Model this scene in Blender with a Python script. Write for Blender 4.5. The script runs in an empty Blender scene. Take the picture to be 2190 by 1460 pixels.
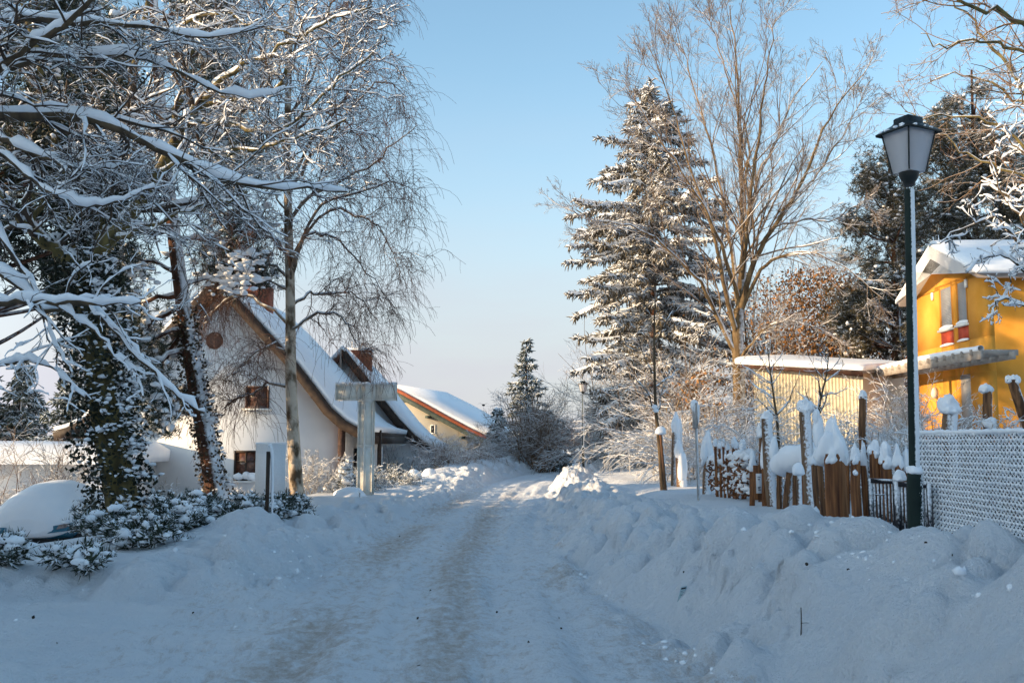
import bpy, math, random
import numpy as np
R = np.random.default_rng(11)
random.seed(5)
scn = bpy.context.scene
COL = scn.collection
PI = math.pi
rad = math.radians

# ------------------------------------------------------------------ camera
FPX = 2130.0
TH = math.atan(214 / FPX)
EYE = 1.55
cam_d = bpy.data.cameras.new('camera'); cam = bpy.data.objects.new('camera', cam_d); COL.objects.link(cam)
cam_d.sensor_width = 36; cam_d.lens = FPX / 2190 * 36; cam_d.clip_end = 3000; cam_d.clip_start = 0.05
cam.location = (0, 0, EYE); cam.rotation_euler = (PI / 2 + TH, 0, 0)
scn.camera = cam

def W(px, py, d):
    """place in the street seen at photo pixel (px, py), d metres up the road"""
    u = (px - 1095) / FPX; v = (730 - py) / FPX
    y = math.cos(TH) - v * math.sin(TH); z = math.sin(TH) + v * math.cos(TH)
    k = d / y
    return np.array((u * k, d, EYE + z * k))

# ------------------------------------------------------------------ small maths
def nrm(a):
    return a / np.maximum(np.linalg.norm(a, axis=-1, keepdims=True), 1e-9)

_perm = np.random.default_rng(3).permutation(4096)
_val = np.random.default_rng(4).random(4096)
def _h(i, j, s=0):
    return _perm[(_perm[(i + s * 57) & 4095] + j) & 4095]
def vnoise(x, y, s=0):
    xi = np.floor(x).astype(int); yi = np.floor(y).astype(int)
    fx = x - xi; fy = y - yi
    fx = fx * fx * (3 - 2 * fx); fy = fy * fy * (3 - 2 * fy)
    a = _val[_h(xi, yi, s)]; b = _val[_h(xi + 1, yi, s)]; c = _val[_h(xi, yi + 1, s)]; d = _val[_h(xi + 1, yi + 1, s)]
    return (a * (1 - fx) + b * fx) * (1 - fy) + (c * (1 - fx) + d * fx) * fy - .5
def fbm(x, y, o=4, s=0):
    t = 0; a = 1.
    for k in range(o):
        t = t + a * vnoise(x * 2 ** k + 7.3 * k, y * 2 ** k - 3.1 * k, s + k); a *= .5
    return t
def lumps(x, y, s=0):
    """rounded clods: one dome per cell, 0..1"""
    xi = np.floor(x).astype(int); yi = np.floor(y).astype(int); out = np.zeros_like(x)
    for di in (-1, 0, 1):
        for dj in (-1, 0, 1):
            i = xi + di; j = yi + dj
            h1 = _h(i, j, s); cx = i + _val[h1]; cy = j + _val[_h(i, j, s + 9)]
            rr = .25 + .6 * _val[(h1 * 7 + 13) & 4095]
            q = 1 - ((x - cx) ** 2 + (y - cy) ** 2) / rr ** 2
            out = np.maximum(out, np.sqrt(np.maximum(q, 0)) * rr)
    return out
def sstep(a, b, x):
    t = np.clip((x - a) / (b - a), 0, 1); return t * t * (3 - 2 * t)

# ------------------------------------------------------------------ mesh building
class MB:
    def __init__(s): s.v = []; s.f = []; s.n = 0
    def add(s, V, F, m=0):
        V = np.asarray(V, float).reshape(-1, 3); F = np.asarray(F, int)
        s.v.append(V); s.f.append((F + s.n, m)); s.n += len(V); return s
    def poly(s, V, faces, m=0):
        for k in sorted(set(len(f) for f in faces)):
            pass
        V = np.asarray(V, float).reshape(-1, 3)
        s.v.append(V)
        for k in sorted(set(len(f) for f in faces)):
            s.f.append((np.array([f for f in faces if len(f) == k], int) + s.n, m))
        s.n += len(V); return s
    def box(s, a, b, m=0, rz=0, c=None):
        x0, y0, z0 = a; x1, y1, z1 = b
        V = np.array([(x0, y0, z0), (x1, y0, z0), (x1, y1, z0), (x0, y1, z0), (x0, y0, z1), (x1, y0, z1), (x1, y1, z1), (x0, y1, z1)], float)
        if rz:
            c = np.array(c if c is not None else ((x0 + x1) / 2, (y0 + y1) / 2)); q = V[:, :2] - c
            V[:, 0] = c[0] + q[:, 0] * math.cos(rz) - q[:, 1] * math.sin(rz); V[:, 1] = c[1] + q[:, 0] * math.sin(rz) + q[:, 1] * math.cos(rz)
        return s.add(V, [(0, 3, 2, 1), (4, 5, 6, 7), (0, 1, 5, 4), (1, 2, 6, 5), (2, 3, 7, 6), (3, 0, 4, 7)], m)
    def loft(s, S, m=0, cap=True):
        S = np.asarray(S, float); n, k, _ = S.shape
        i = np.arange(n - 1)[:, None] * k; j = np.arange(k)[None]; j2 = (j + 1) % k
        F = np.stack([i + j, i + j2, i + k + j2, i + k + j], -1).reshape(-1, 4)
        s.add(S.reshape(-1, 3), F, m)
        if cap:
            for e, rev in ((0, True), (n - 1, False)):
                c = S[e].mean(0); V = np.vstack([S[e], c[None]])
                a = np.arange(k); b = (a + 1) % k
                F = np.stack([b, a, np.full(k, k)], -1) if rev else np.stack([a, b, np.full(k, k)], -1)
                s.add(V, F, m)
        return s
    def tube(s, P, r, M=8, m=0, cap=True):
        P = np.asarray(P, float); r = np.broadcast_to(np.asarray(r, float), (len(P),))
        V, F = tubes(P[None], r[None], M); s.add(V, F, m)
        if cap:
            K = len(P)
            for e in (0, K - 1):
                Q = V[e * M:(e + 1) * M]; a = np.arange(M); b = (a + 1) % M
                t = np.stack([a, b, np.full(M, M)], -1) if e == 0 else np.stack([b, a, np.full(M, M)], -1)
                s.add(np.vstack([Q, Q.mean(0)[None]]), t, m)
        return s
    def build(s, name, mats, parent=None, smooth=True):
        me = bpy.data.meshes.new(name)
        V = np.vstack(s.v) if s.v else np.zeros((0, 3))
        off = 0.0
        if parent is not None:
            V = V - np.array(parent.location)
        me.vertices.add(len(V)); me.vertices.foreach_set('co', V.astype(np.float32).ravel())
        nl = sum(F.size for F, m in s.f); npoly = sum(len(F) for F, m in s.f)
        me.loops.add(nl); me.polygons.add(npoly)
        me.loops.foreach_set('vertex_index', np.concatenate([F.ravel() for F, m in s.f]).astype(np.int32))
        st = []; mi = []; o = 0
        for F, m in s.f:
            k = F.shape[1]; st.append(o + np.arange(len(F)) * k); mi.append(np.full(len(F), m)); o += F.size
        me.polygons.foreach_set('loop_start', np.concatenate(st).astype(np.int32))
        me.polygons.foreach_set('material_index', np.concatenate(mi).astype(np.int32))
        if smooth: me.polygons.foreach_set('use_smooth', np.ones(npoly, bool))
        for x in (mats if isinstance(mats, (list, tuple)) else [mats]): me.materials.append(x)
        me.update(calc_edges=True); me.validate()
        if len(V) < 6000:
            import bmesh
            bm = bmesh.new(); bm.from_mesh(me); bmesh.ops.recalc_face_normals(bm, faces=bm.faces); bm.to_mesh(me); bm.free()
        if smooth == 'auto':
            try: me.set_sharp_from_angle(angle=rad(35))
            except Exception: pass
        ob = bpy.data.objects.new(name, me); COL.objects.link(ob)
        if parent is not None: ob.parent = parent
        return ob

def tag(o, label, cat=None, group=None, kind=None):
    if label: o['label'] = label
    if cat: o['category'] = cat
    if group: o['group'] = group
    if kind: o['kind'] = kind
    return o
def thing(name, loc, label, cat, group=None):
    o = bpy.data.objects.new(name, None); COL.objects.link(o); o.location = tuple(float(c) for c in loc); o.empty_display_size = .2
    return tag(o, label, cat, group)
def copy_tree(o, loc, label, rz=0, sc=1, group=None):
    c = o.copy(); COL.objects.link(c); c.location = loc; c.rotation_euler = (0, 0, rz); c.scale = (sc, sc, sc); c['label'] = label
    if group: c['group'] = group
    for ch in list(o.children):
        d = ch.copy(); COL.objects.link(d); d.parent = c
        for g in list(ch.children):
            e = g.copy(); COL.objects.link(e); e.parent = d
    return c

def tubes(P, Rd, M):
    P = np.asarray(P, float); N, K, _ = P.shape
    T = nrm(np.gradient(P, axis=1)); mt = nrm(P[:, -1] - P[:, 0])
    a = np.where(np.abs(mt[:, 2:3]) < .85, np.array([[0, 0, 1.]]), np.array([[1., .2, 0]]))[:, None, :]
    n1 = nrm(np.cross(T, a)); n2 = np.cross(n1, T)
    th = (np.arange(M) + .5) / M * 2 * PI - PI / 2
    V = P[:, :, None] + Rd[:, :, None, None] * (np.cos(th)[None, None, :, None] * n1[:, :, None] + np.sin(th)[None, None, :, None] * n2[:, :, None])
    b = (np.arange(N) * K * M)[:, None, None]; i = (np.arange(K - 1) * M)[None, :, None]; j = np.arange(M)[None, None]; j2 = (j + 1) % M
    F = np.stack([b + i + j, b + i + M + j, b + i + M + j2, b + i + j2], -1).reshape(-1, 4)
    return V.reshape(-1, 3), F

_ico = {}
def ico(sub):
    if sub not in _ico:
        import bmesh
        bm = bmesh.new(); bmesh.ops.create_icosphere(bm, subdivisions=sub, radius=1)
        _ico[sub] = (np.array([v.co[:] for v in bm.verts]), np.array([[v.index for v in f.verts] for f in bm.faces])); bm.free()
    return _ico[sub]
def blobs(C, S, sub=1, rough=.18):
    C = np.asarray(C, float).reshape(-1, 3); S = np.broadcast_to(np.asarray(S, float), C.shape)
    v, f = ico(sub); N = len(C); k = len(v)
    ang = R.uniform(0, 2 * PI, N); ca, sa = np.cos(ang)[:, None], np.sin(ang)[:, None]
    sc = 1 + rough * R.normal(size=(N, k, 1)) if sub < 3 else 1 + rough * (np.sin(v @ R.normal(size=(3, 1)) * 2.5 + R.uniform(0, 6, (N, 1, 1)) ) )
    S = S * np.exp(R.normal(size=C.shape) * (.28 if sub < 2 else .1))
    Q = v[None] * sc * S[:, None]
    X = Q[..., 0] * ca - Q[..., 1] * sa; Y = Q[..., 0] * sa + Q[..., 1] * ca
    V = np.stack([X, Y, Q[..., 2]], -1) + C[:, None]
    F = (f[None] + (np.arange(N) * k)[:, None, None]).reshape(-1, 3)
    return V.reshape(-1, 3), F
def cap_shape(c, rx, rz, rough=.07, lean=0, sub=3, droop=.35, pw=1.0):
    """a settled snow cap: full dome above, hanging skirt below"""
    v, f = ico(sub); v = v.copy()
    z = v[:, 2]; w = np.where(z < 0, 1 + .12 * np.abs(z), 1.0)
    nz = vnoise(v[:, 0] * 1.7 + R.uniform(0, 50), v[:, 1] * 1.7 + v[:, 2] * 1.3, 3) * 2 + vnoise(v[:, 0] * 4 + R.uniform(0, 50), v[:, 1] * 4 + v[:, 2] * 3, 5)
    g = 1 + rough * nz * 2
    zz = np.where(z > 0, z ** pw if pw == 1 else np.sign(z) * np.abs(z) ** pw, z * droop)
    V = np.stack([v[:, 0] * rx * w * g, v[:, 1] * rx * w * g, zz * rz * g], -1)
    V[:, 0] += lean * zz * rz
    return V + np.asarray(c, float), f

def leaves(C, size, up=None, asp=.55, upbias=0.0):
    """bent little leaf blades with random facing"""
    C = np.asarray(C, float); N = len(C); size = np.broadcast_to(size, (N,))
    d = nrm(R.normal(size=(N, 3)) + np.array([0, 0, upbias])); a = nrm(np.cross(d, nrm(R.normal(size=(N, 3)))))
    b = np.cross(d, a)
    s = size[:, None]
    V = np.stack([C - a * s * .5, C + b * s * asp * .5 + d * s * .08, C + a * s * .5, C - b * s * asp * .5 + d * s * .08], 1)
    F = np.arange(N * 4).reshape(N, 4)
    return V.reshape(-1, 3), F
def blades(C, D, L, wd):
    """narrow three-cornered needles from C along D"""
    N = len(C); s = nrm(np.cross(D, R.normal(size=(N, 3)))) * np.broadcast_to(wd, (N,))[:, None]
    e = C + D * np.broadcast_to(L, (N,))[:, None]
    V = np.stack([C - s, C + s, e], 1).reshape(-1, 3)
    return V, np.arange(N * 3).reshape(N, 3)

# ------------------------------------------------------------------ branching
def curve(pts, K, jit=0.0):
    """smooth line through guide points"""
    p = np.asarray(pts, float); n = len(p)
    if n > 2:
        q = np.vstack([2 * p[0] - p[1], p, 2 * p[-1] - p[-2]]); out = []
        t = np.linspace(0, n - 1, K)
        for x in t:
            i = min(int(x), n - 2); u = x - i; a, b, c, d = q[i:i + 4]
            out.append(.5 * (2 * b + (c - a) * u + (2 * a - 5 * b + 4 * c - d) * u * u + (3 * b - a - 3 * c + d) * u ** 3))
        p = np.array(out)
    else:
        p = p[0] + (p[1] - p[0]) * np.linspace(0, 1, K)[:, None]
    if jit:
        j = R.normal(size=(K, 3)) * jit; j[0] = 0; p = p + j
    return p
def limbs(lst, K, r0=None, r1=None, jit=.0):
    """lst of (points [(px,py,d)...], r0, r1)"""
    P = np.array([curve([W(*q) for q in l[0]], K, jit) for l in lst])
    t = np.linspace(0, 1, K)
    Rd = np.array([l[1] + (l[2] - l[1]) * t ** .8 for l in lst])
    return P, Rd
def grow(P, Rd, n, t=(.2, 1), ln=(.4, .7), ang=(35, 65), K=6, up=0.0, wig=.15, rr=.6, tip=.3, absl=None, flat=0.0, rmin=.004, tpow=1.0, bias=None):
    N, Kp, _ = P.shape
    idx = np.repeat(np.arange(N), n); m = len(idx)
    tt = t[0] + (t[1] - t[0]) * R.random(m) ** tpow
    f = np.clip(tt * (Kp - 1), 0, Kp - 1.001); i0 = f.astype(int); fr = (f - i0)[:, None]
    S = P[idx, i0] * (1 - fr) + P[idx, i0 + 1] * fr
    T = nrm(P[idx, i0 + 1] - P[idx, i0])
    r0 = np.maximum((Rd[idx, i0] * (1 - fr[:, 0]) + Rd[idx, i0 + 1] * fr[:, 0]) * rr, rmin)
    if absl is None:
        pl = np.linalg.norm(np.diff(P, axis=1), axis=2).sum(1)[idx]
        L = pl * R.uniform(*ln, m) * (1.15 - .6 * tt)
    else:
        L = R.uniform(*absl, m)
    g = R.normal(size=(m, 3)); g[:, 2] *= (1 - flat)
    if bias is not None: g = g + np.asarray(bias)
    g = nrm(g - (g * T).sum(1, keepdims=True) * T)
    a = np.radians(R.uniform(*ang, m))[:, None]
    D = T * np.cos(a) + g * np.sin(a)
    out = [S]; step = (L / (K - 1))[:, None]
    ups = np.broadcast_to(up, (K - 1,))
    for k in range(K - 1):
        S = S + D * step; out.append(S)
        D = nrm(D + wig * R.normal(size=(m, 3)) + np.array([0, 0, ups[k]]))
    Q = np.stack(out, 1)
    q = np.linspace(0, 1, K)[None]
    return Q, np.maximum(r0[:, None] * (1 - (1 - tip) * q), rmin * .7)
def snow_on(P, Rd, k=1.0, h=.0, thr=.25, minr=.0, gap=.0, maxh=9):
    """snow lying on branches: a second line riding on top, thick where they run level"""
    T = nrm(np.gradient(P, axis=1)); lev = np.sqrt(np.maximum(1 - T[..., 2] ** 2, 0))
    lev = np.clip((lev - thr) / (1 - thr), 0, 1)
    N, K = lev.shape
    w = np.clip(.75 + .35 * R.normal(size=(N, K)), .05, 1.5)
    if gap: w = w * (R.random((N, K)) > gap)
    hh = np.minimum((Rd * k + h) * lev * w, maxh)
    rs = Rd * .25 + hh * .6 ; rs[:, 0] *= .7; rs[:, -1] *= .6
    off = Rd * .55 + hh * .42
    S = P.copy(); S[..., 2] += np.where(hh > .15 * (Rd * k + h), off, 0)
    rs = np.where(hh > .15 * (Rd * k + h), np.maximum(rs, minr), Rd * .3)
    return S, rs
def mtubes(mb, lst, M, m=0):
    for P, Rd in lst:
        if len(P): mb.add(*tubes(P, Rd, M), m)
    return mb

# ------------------------------------------------------------------ materials
def sock(n, *names):
    for k in names:
        if k in n.inputs: return n.inputs[k]
def mat(name, col, col2=None, sc=6.0, rough=.8, bump=0.0, bsc=None, snow=None, metal=0, stretch=None, detail=5, spec=.3, lohi=(.35, .65), dirs=(0, 0, 1), snowcol=(.82, .85, .9), alpha=1.0, trans=0):
    m = bpy.data.materials.new(name); m.use_nodes = True; nt = m.node_tree; N = nt.nodes; L = nt.links
    b = N['Principled BSDF']; b.inputs['Roughness'].default_value = rough; b.inputs['Metallic'].default_value = metal
    sock(b, 'Specular IOR Level', 'Specular').default_value = spec
    if trans: sock(b, 'Transmission Weight').default_value = trans
    tc = N.new('ShaderNodeTexCoord'); src = tc.outputs['Object']
    if stretch:
        mp = N.new('ShaderNodeMapping'); mp.inputs['Scale'].default_value = stretch; L.new(src, mp.inputs[0]); src = mp.outputs[0]
    nz = N.new('ShaderNodeTexNoise'); nz.inputs['Scale'].default_value = sc; nz.inputs['Detail'].default_value = detail; L.new(src, nz.inputs['Vector'])
    cr = N.new('ShaderNodeValToRGB'); cr.color_ramp.elements[0].position, cr.color_ramp.elements[1].position = lohi
    cr.color_ramp.elements[0].color = (*col, 1); cr.color_ramp.elements[1].color = (*(col2 or tuple(min(1, c * 1.4) for c in col)), 1)
    L.new(nz.outputs[0], cr.inputs[0]); out = cr.outputs[0]
    if snow:   # rime and snow sticking to the faces turned towards dirs
        lo, hi, amt = snow
        g = N.new('ShaderNodeNewGeometry'); dp = N.new('ShaderNodeVectorMath'); dp.operation = 'DOT_PRODUCT'
        L.new(g.outputs['Normal'], dp.inputs[0]); d = np.array(dirs, float); d /= np.linalg.norm(d); dp.inputs[1].default_value = tuple(d)
        n2 = N.new('ShaderNodeTexNoise'); n2.inputs['Scale'].default_value = amt[1]; n2.inputs['Detail'].default_value = 4; L.new(tc.outputs['Object'], n2.inputs['Vector'])
        ma = N.new('ShaderNodeMath'); ma.operation = 'MULTIPLY_ADD'; ma.inputs[1].default_value = amt[0]; L.new(n2.outputs[0], ma.inputs[0]); L.new(dp.outputs['Value'], ma.inputs[2])
        mr = N.new('ShaderNodeMapRange'); mr.inputs['From Min'].default_value = lo + amt[0] * .5; mr.inputs['From Max'].default_value = hi + amt[0] * .5; L.new(ma.outputs[0], mr.inputs['Value'])
        mx = N.new('ShaderNodeMix'); mx.data_type = 'RGBA'; L.new(mr.outputs[0], mx.inputs[0]); L.new(out, mx.inputs[6]); mx.inputs[7].default_value = (*snowcol, 1); out = mx.outputs[2]
    L.new(out, b.inputs['Base Color'])
    if bump:
        n3 = N.new('ShaderNodeTexNoise'); n3.inputs['Scale'].default_value = bsc or sc * 2; n3.inputs['Detail'].default_value = 6; L.new(src, n3.inputs['Vector'])
        bp = N.new('ShaderNodeBump'); bp.inputs['Strength'].default_value = bump; bp.inputs['Distance'].default_value = .02; L.new(n3.outputs[0], bp.inputs['Height']); L.new(bp.outputs[0], b.inputs['Normal'])
    return m

SNOWC = (.84, .865, .9)
M = {}
M['snow'] = mat('snow', (.80, .835, .88), (.87, .885, .91), 2.2, .75, .35, 14)
M['snow_soft'] = mat('snow_soft', (.82, .845, .885), (.87, .885, .91), 3, .75, .25, 30)
SN = (.15, .6, (.5, 30))
M['bark'] = mat('bark', (.045, .032, .022), (.12, .085, .05), 9, .9, .6, 30, snow=(.35, .75, (.4, 18)), stretch=(1, 1, .25))
M['bark_olive'] = mat('bark_olive', (.07, .055, .025), (.17, .135, .05), 7, .9, .6, 30, snow=(.3, .7, (.4, 12)), stretch=(1, 1, .4))
M['twig_dark'] = mat('twig_dark', (.035, .026, .02), (.085, .06, .042), 9, .9, snow=(.4, .85, (.5, 20)))
M['twig_red'] = mat('twig_red', (.095, .05, .038), (.15, .085, .06), 4, .9)
M['birch_bark'] = mat('birch_bark', (.10, .065, .035), (.55, .46, .36), 4.5, .8, .5, 20, stretch=(1.0, 1.0, .55), lohi=(.4, .56))
M['birch_limb'] = mat('birch_limb', (.07, .05, .04), (.3, .24, .18), 5, .85, snow=(.35, .75, (.5, 14)))
M['pine_bark'] = mat('pine_bark', (.035, .018, .012), (.12, .052, .03), 9, .9, .7, 26, snow=(.3, .62, (.5, 14)), dirs=(.8, -.1, .5), stretch=(1, 1, .3))
M['tan_bark'] = mat('tan_bark', (.075, .048, .025), (.19, .13, .065), 5, .9, .5, 20, snow=(.4, .7, (.5, 9)), dirs=(.35, -.35, .7), stretch=(1, 1, .4))
M['tan_twig'] = mat('tan_twig', (.10, .068, .045), (.21, .145, .095), 3, .9, snow=(.25, .8, (.6, 9)))
M['frost_twig'] = mat('frost_twig', (.2, .15, .1), (.34, .27, .2), 3, .9, snow=(-.1, .45, (.6, 12)))
M['brown_twig'] = mat('brown_twig', (.13, .075, .04), (.25, .15, .08), 3, .9, snow=(.45, .85, (.5, 10)))
M['ivy'] = mat('ivy', (.008, .012, .006), (.026, .03, .014), 5, .6, snow=(.72, .95, (.55, 7)))
M['ivy_brown'] = mat('ivy_brown', (.03, .025, .012), (.08, .05, .022), 5, .6, snow=(.55, .85, (.5, 7)))
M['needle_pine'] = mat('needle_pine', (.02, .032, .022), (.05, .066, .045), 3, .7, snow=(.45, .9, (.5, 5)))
M['needle_pine_lit'] = mat('needle_pine_lit', (.045, .042, .024), (.10, .085, .05), 3, .7, snow=(.4, .9, (.5, 5)))  # lit copy of the pine needles: warm sunlight put into the colour
M['needle_spruce'] = mat('needle_spruce', (.06, .052, .036), (.17, .14, .095), 2, .8, snow=(.1, .7, (.7, 3)))
M['needle_far'] = mat('needle_far', (.03, .045, .038), (.07, .085, .065), 2, .8, snow=(.3, .9, (.5, 3)))
M['needle_shrub'] = mat('needle_shrub', (.018, .03, .018), (.05, .065, .04), 6, .7, snow=(.4, .8, (.6, 12)))
M['leaf_brown'] = mat('leaf_brown', (.13, .06, .022), (.3, .15, .055), 3, .8, snow=(.6, .95, (.5, 4)))
M['wall_white'] = mat('wall_white', (.70, .70, .70), (.76, .755, .745), 1.5, .9, .15, 40)
M['wall_cream'] = mat('wall_cream', (.68, .61, .49), (.73, .66, .54), 1.5, .9, .1, 40)
M['wall_yellow'] = mat('wall_yellow', (.60, .26, .028), (.71, .335, .055), 1.1, .85, .3, 60, detail=9)
M['wood_dark'] = mat('wood_dark', (.02, .013, .01), (.05, .032, .022), 6, .7, .2)
M['wood_barge'] = mat('wood_barge', (.04, .02, .014), (.08, .036, .024), 5, .8, .3, snow=(.5, .9, (.6, 6)))
M['wood_grey'] = mat('wood_grey', (.27, .23, .20), (.38, .34, .30), 5, .8, .2, snow=(.6, .9, (.5, 14)))
M['brick'] = mat('brick', (.19, .055, .03), (.32, .10, .055), 12, .9, .4)
M['brick_dark'] = mat('brick_dark', (.04, .025, .02), (.09, .05, .04), 12, .9, .4)
M['glass_dark'] = mat('glass_dark', (.012, .012, .015), (.03, .03, .035), 2, .08, spec=.6)
M['glass_brown'] = mat('glass_brown', (.05, .022, .015), (.13, .06, .04), 8, .25, spec=.5)
M['black_metal'] = mat('black_metal', (.008, .009, .014), (.02, .02, .028), 10, .45, snow=(.55, .9, (.9, 45)), dirs=(-.2, -.5, .9))
M['lamp_green'] = mat('lamp_green', (.005, .014, .013), (.01, .024, .02), 6, .6, spec=.2, snow=(.16, .32, (.45, 60)), dirs=(.93, -.37, .05), snowcol=(.74, .77, .8))
M['lamp_sleeve'] = mat('lamp_sleeve', (.005, .014, .013), (.01, .024, .02), 6, .6, spec=.2, snow=(.95, 1.02, (1.1, 70)), dirs=(.8, -.6, .1), snowcol=(.74, .77, .8))
M['lamp_black'] = mat('lamp_black', (.006, .009, .01), (.016, .02, .02), 6, .45, snow=(.93, 1.15, (.6, 22)))
M['metal_grey'] = mat('metal_grey', (.22, .22, .22), (.4, .4, .4), 8, .5, snow=(.3, .8, (.8, 25)), dirs=(.6, -.4, .5))
M['tile_red'] = mat('tile_red', (.17, .045, .022), (.27, .075, .035), 12, .8)
M['green_trim'] = mat('green_trim', (.045, .06, .05), (.075, .095, .08), 5, .7)
M['white_paint'] = mat('white_paint', (.72, .72, .70), (.8, .8, .78), 5, .6, .15, 40)
# ------------------------------------------------------------------ log and old wood, frosted glass
M['log'] = mat('log', (.06, .03, .018), (.27, .135, .065), 26, .9, 1.0, 40, stretch=(1, 1, .07), detail=7, snow=(.62, .9, (.9, 26)), dirs=(.7, -.3, .5))
M['log_red'] = mat('log_red', (.07, .026, .014), (.33, .14, .055), 24, .9, 1.0, 40, stretch=(1, 1, .06), lohi=(.34, .66), detail=7)
M['log_frost'] = mat('log_frost', (.10, .06, .04), (.24, .15, .09), 26, .9, 1.0, 40, stretch=(1, 1, .08), snow=(.22, .6, (1.5, 34)), dirs=(.3, -.5, .5))
M['frost_glass'] = mat('frost_glass', (.50, .49, .45), (.66, .65, .6), 4, .55, .3, 20)
M['cross_panel'] = mat('cross_panel', (.72, .70, .62), (.84, .81, .73), 5, .4, .5, 26, snow=(.5, .9, (.5, 10)))
M['cross_frame'] = mat('cross_frame', (.66, .65, .6), (.76, .75, .7), 5, .5, .2)
M['snow_board'] = mat('snow_board', (.74, .77, .8), (.8, .82, .85), 40, .8, .5, 120)
M['paper'] = mat('paper', (.62, .63, .66), (.72, .72, .74), 8, .7)
M['ink'] = mat('ink', (.03, .03, .04), (.05, .05, .06), 8, .7)
M['car_blue'] = mat('car_blue', (.03, .13, .2), (.045, .17, .25), 4, .25, spec=.5)
M['car_dark'] = mat('car_dark', (.005, .006, .012), (.012, .013, .022), 4, .2, spec=.5)
M['rubber'] = mat('rubber', (.012, .012, .012), (.025, .025, .025), 8, .9)
M['lens'] = mat('lens', (.16, .12, .11), (.3, .25, .24), 30, .2, spec=.6)
M['bin_green'] = mat('bin_green', (.02, .07, .03), (.035, .10, .045), 6, .6)
M['bin_brown'] = mat('bin_brown', (.07, .04, .025), (.14, .08, .05), 6, .8, snow=(.5, .9, (.6, 10)))
M['rope'] = mat('rope', (.1, .08, .06), (.2, .16, .12), 20, .9)
M['litter'] = mat('litter', (.02, .015, .012), (.05, .035, .03), 20, .9)
M['bird'] = mat('bird', (.02, .02, .025), (.04, .04, .05), 20, .8)
M['blue_ticket'] = mat('blue_ticket', (.35, .5, .56), (.5, .62, .66), 20, .5)
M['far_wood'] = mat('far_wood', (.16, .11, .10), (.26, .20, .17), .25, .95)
M['shutter'] = mat('shutter', (.30, .31, .33), (.36, .37, .39), 2, .5)
M['red_panel'] = mat('red_panel', (.38, .045, .02), (.48, .07, .03), 3, .6)
M['frame_orange'] = mat('frame_orange', (.42, .17, .015), (.50, .21, .02), 3, .7)
M['soffit'] = mat('soffit', (.33, .28, .25), (.42, .36, .32), 4, .8, .2, stretch=(1, 12, 1))

def corrugated():
    m = bpy.data.materials.new('corrugated'); m.use_nodes = True; nt = m.node_tree; N = nt.nodes; L = nt.links; b = N['Principled BSDF']; b.inputs['Roughness'].default_value = .55
    tc = N.new('ShaderNodeTexCoord'); nz = N.new('ShaderNodeTexNoise'); nz.inputs['Scale'].default_value = 1.5; nz.inputs['Detail'].default_value = 6; L.new(tc.outputs['Object'], nz.inputs['Vector'])
    cr = N.new('ShaderNodeValToRGB'); cr.color_ramp.elements[0].color = (.46, .41, .30, 1); cr.color_ramp.elements[1].color = (.58, .52, .39, 1); L.new(nz.outputs[0], cr.inputs[0]); L.new(cr.outputs[0], b.inputs['Base Color'])
    return m
M['corrugated'] = corrugated()

def glass_lantern():
    m = bpy.data.materials.new('lantern_glass'); m.use_nodes = True; nt = m.node_tree; N = nt.nodes; L = nt.links; b = N['Principled BSDF']
    b.inputs['Roughness'].default_value = .5
    tc = N.new('ShaderNodeTexCoord'); nz = N.new('ShaderNodeTexNoise'); nz.inputs['Scale'].default_value = 9; L.new(tc.outputs['Object'], nz.inputs['Vector'])
    cr = N.new('ShaderNodeValToRGB'); cr.color_ramp.elements[0].color = (.70, .70, .73, 1); cr.color_ramp.elements[1].color = (.80, .80, .82, 1); L.new(nz.outputs[0], cr.inputs[0]); L.new(cr.outputs[0], b.inputs['Base Color'])
    tr = N.new('ShaderNodeBsdfTranslucent'); tr.inputs[0].default_value = (.8, .78, .82, 1)
    tp = N.new('ShaderNodeBsdfTransparent'); mx = N.new('ShaderNodeMixShader'); mx.inputs[0].default_value = .5; L.new(b.outputs[0], mx.inputs[1]); L.new(tr.outputs[0], mx.inputs[2])
    m2 = N.new('ShaderNodeMixShader'); m2.inputs[0].default_value = .16; L.new(mx.outputs[0], m2.inputs[1]); L.new(tp.outputs[0], m2.inputs[2])
    L.new(m2.outputs[0], N['Material Output'].inputs[0]); return m
M['lantern_glass'] = glass_lantern()

# ------------------------------------------------------------------ sky, sun
SUN = np.array((-.965, -.262)); SUN_EL = rad(12.5)
w = bpy.data.worlds.new('World'); scn.world = w; w.use_nodes = True
nt = w.node_tree; N = nt.nodes; L = nt.links; bg = N['Background']
sk = N.new('ShaderNodeTexSky'); sk.sky_type = 'NISHITA'; sk.sun_disc = False; sk.sun_elevation = SUN_EL; sk.sun_rotation = math.atan2(SUN[0], SUN[1])
sk.air_density = 1.0; sk.dust_density = 1.3; sk.ozone_density = 1.6; sk.altitude = 50
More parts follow.
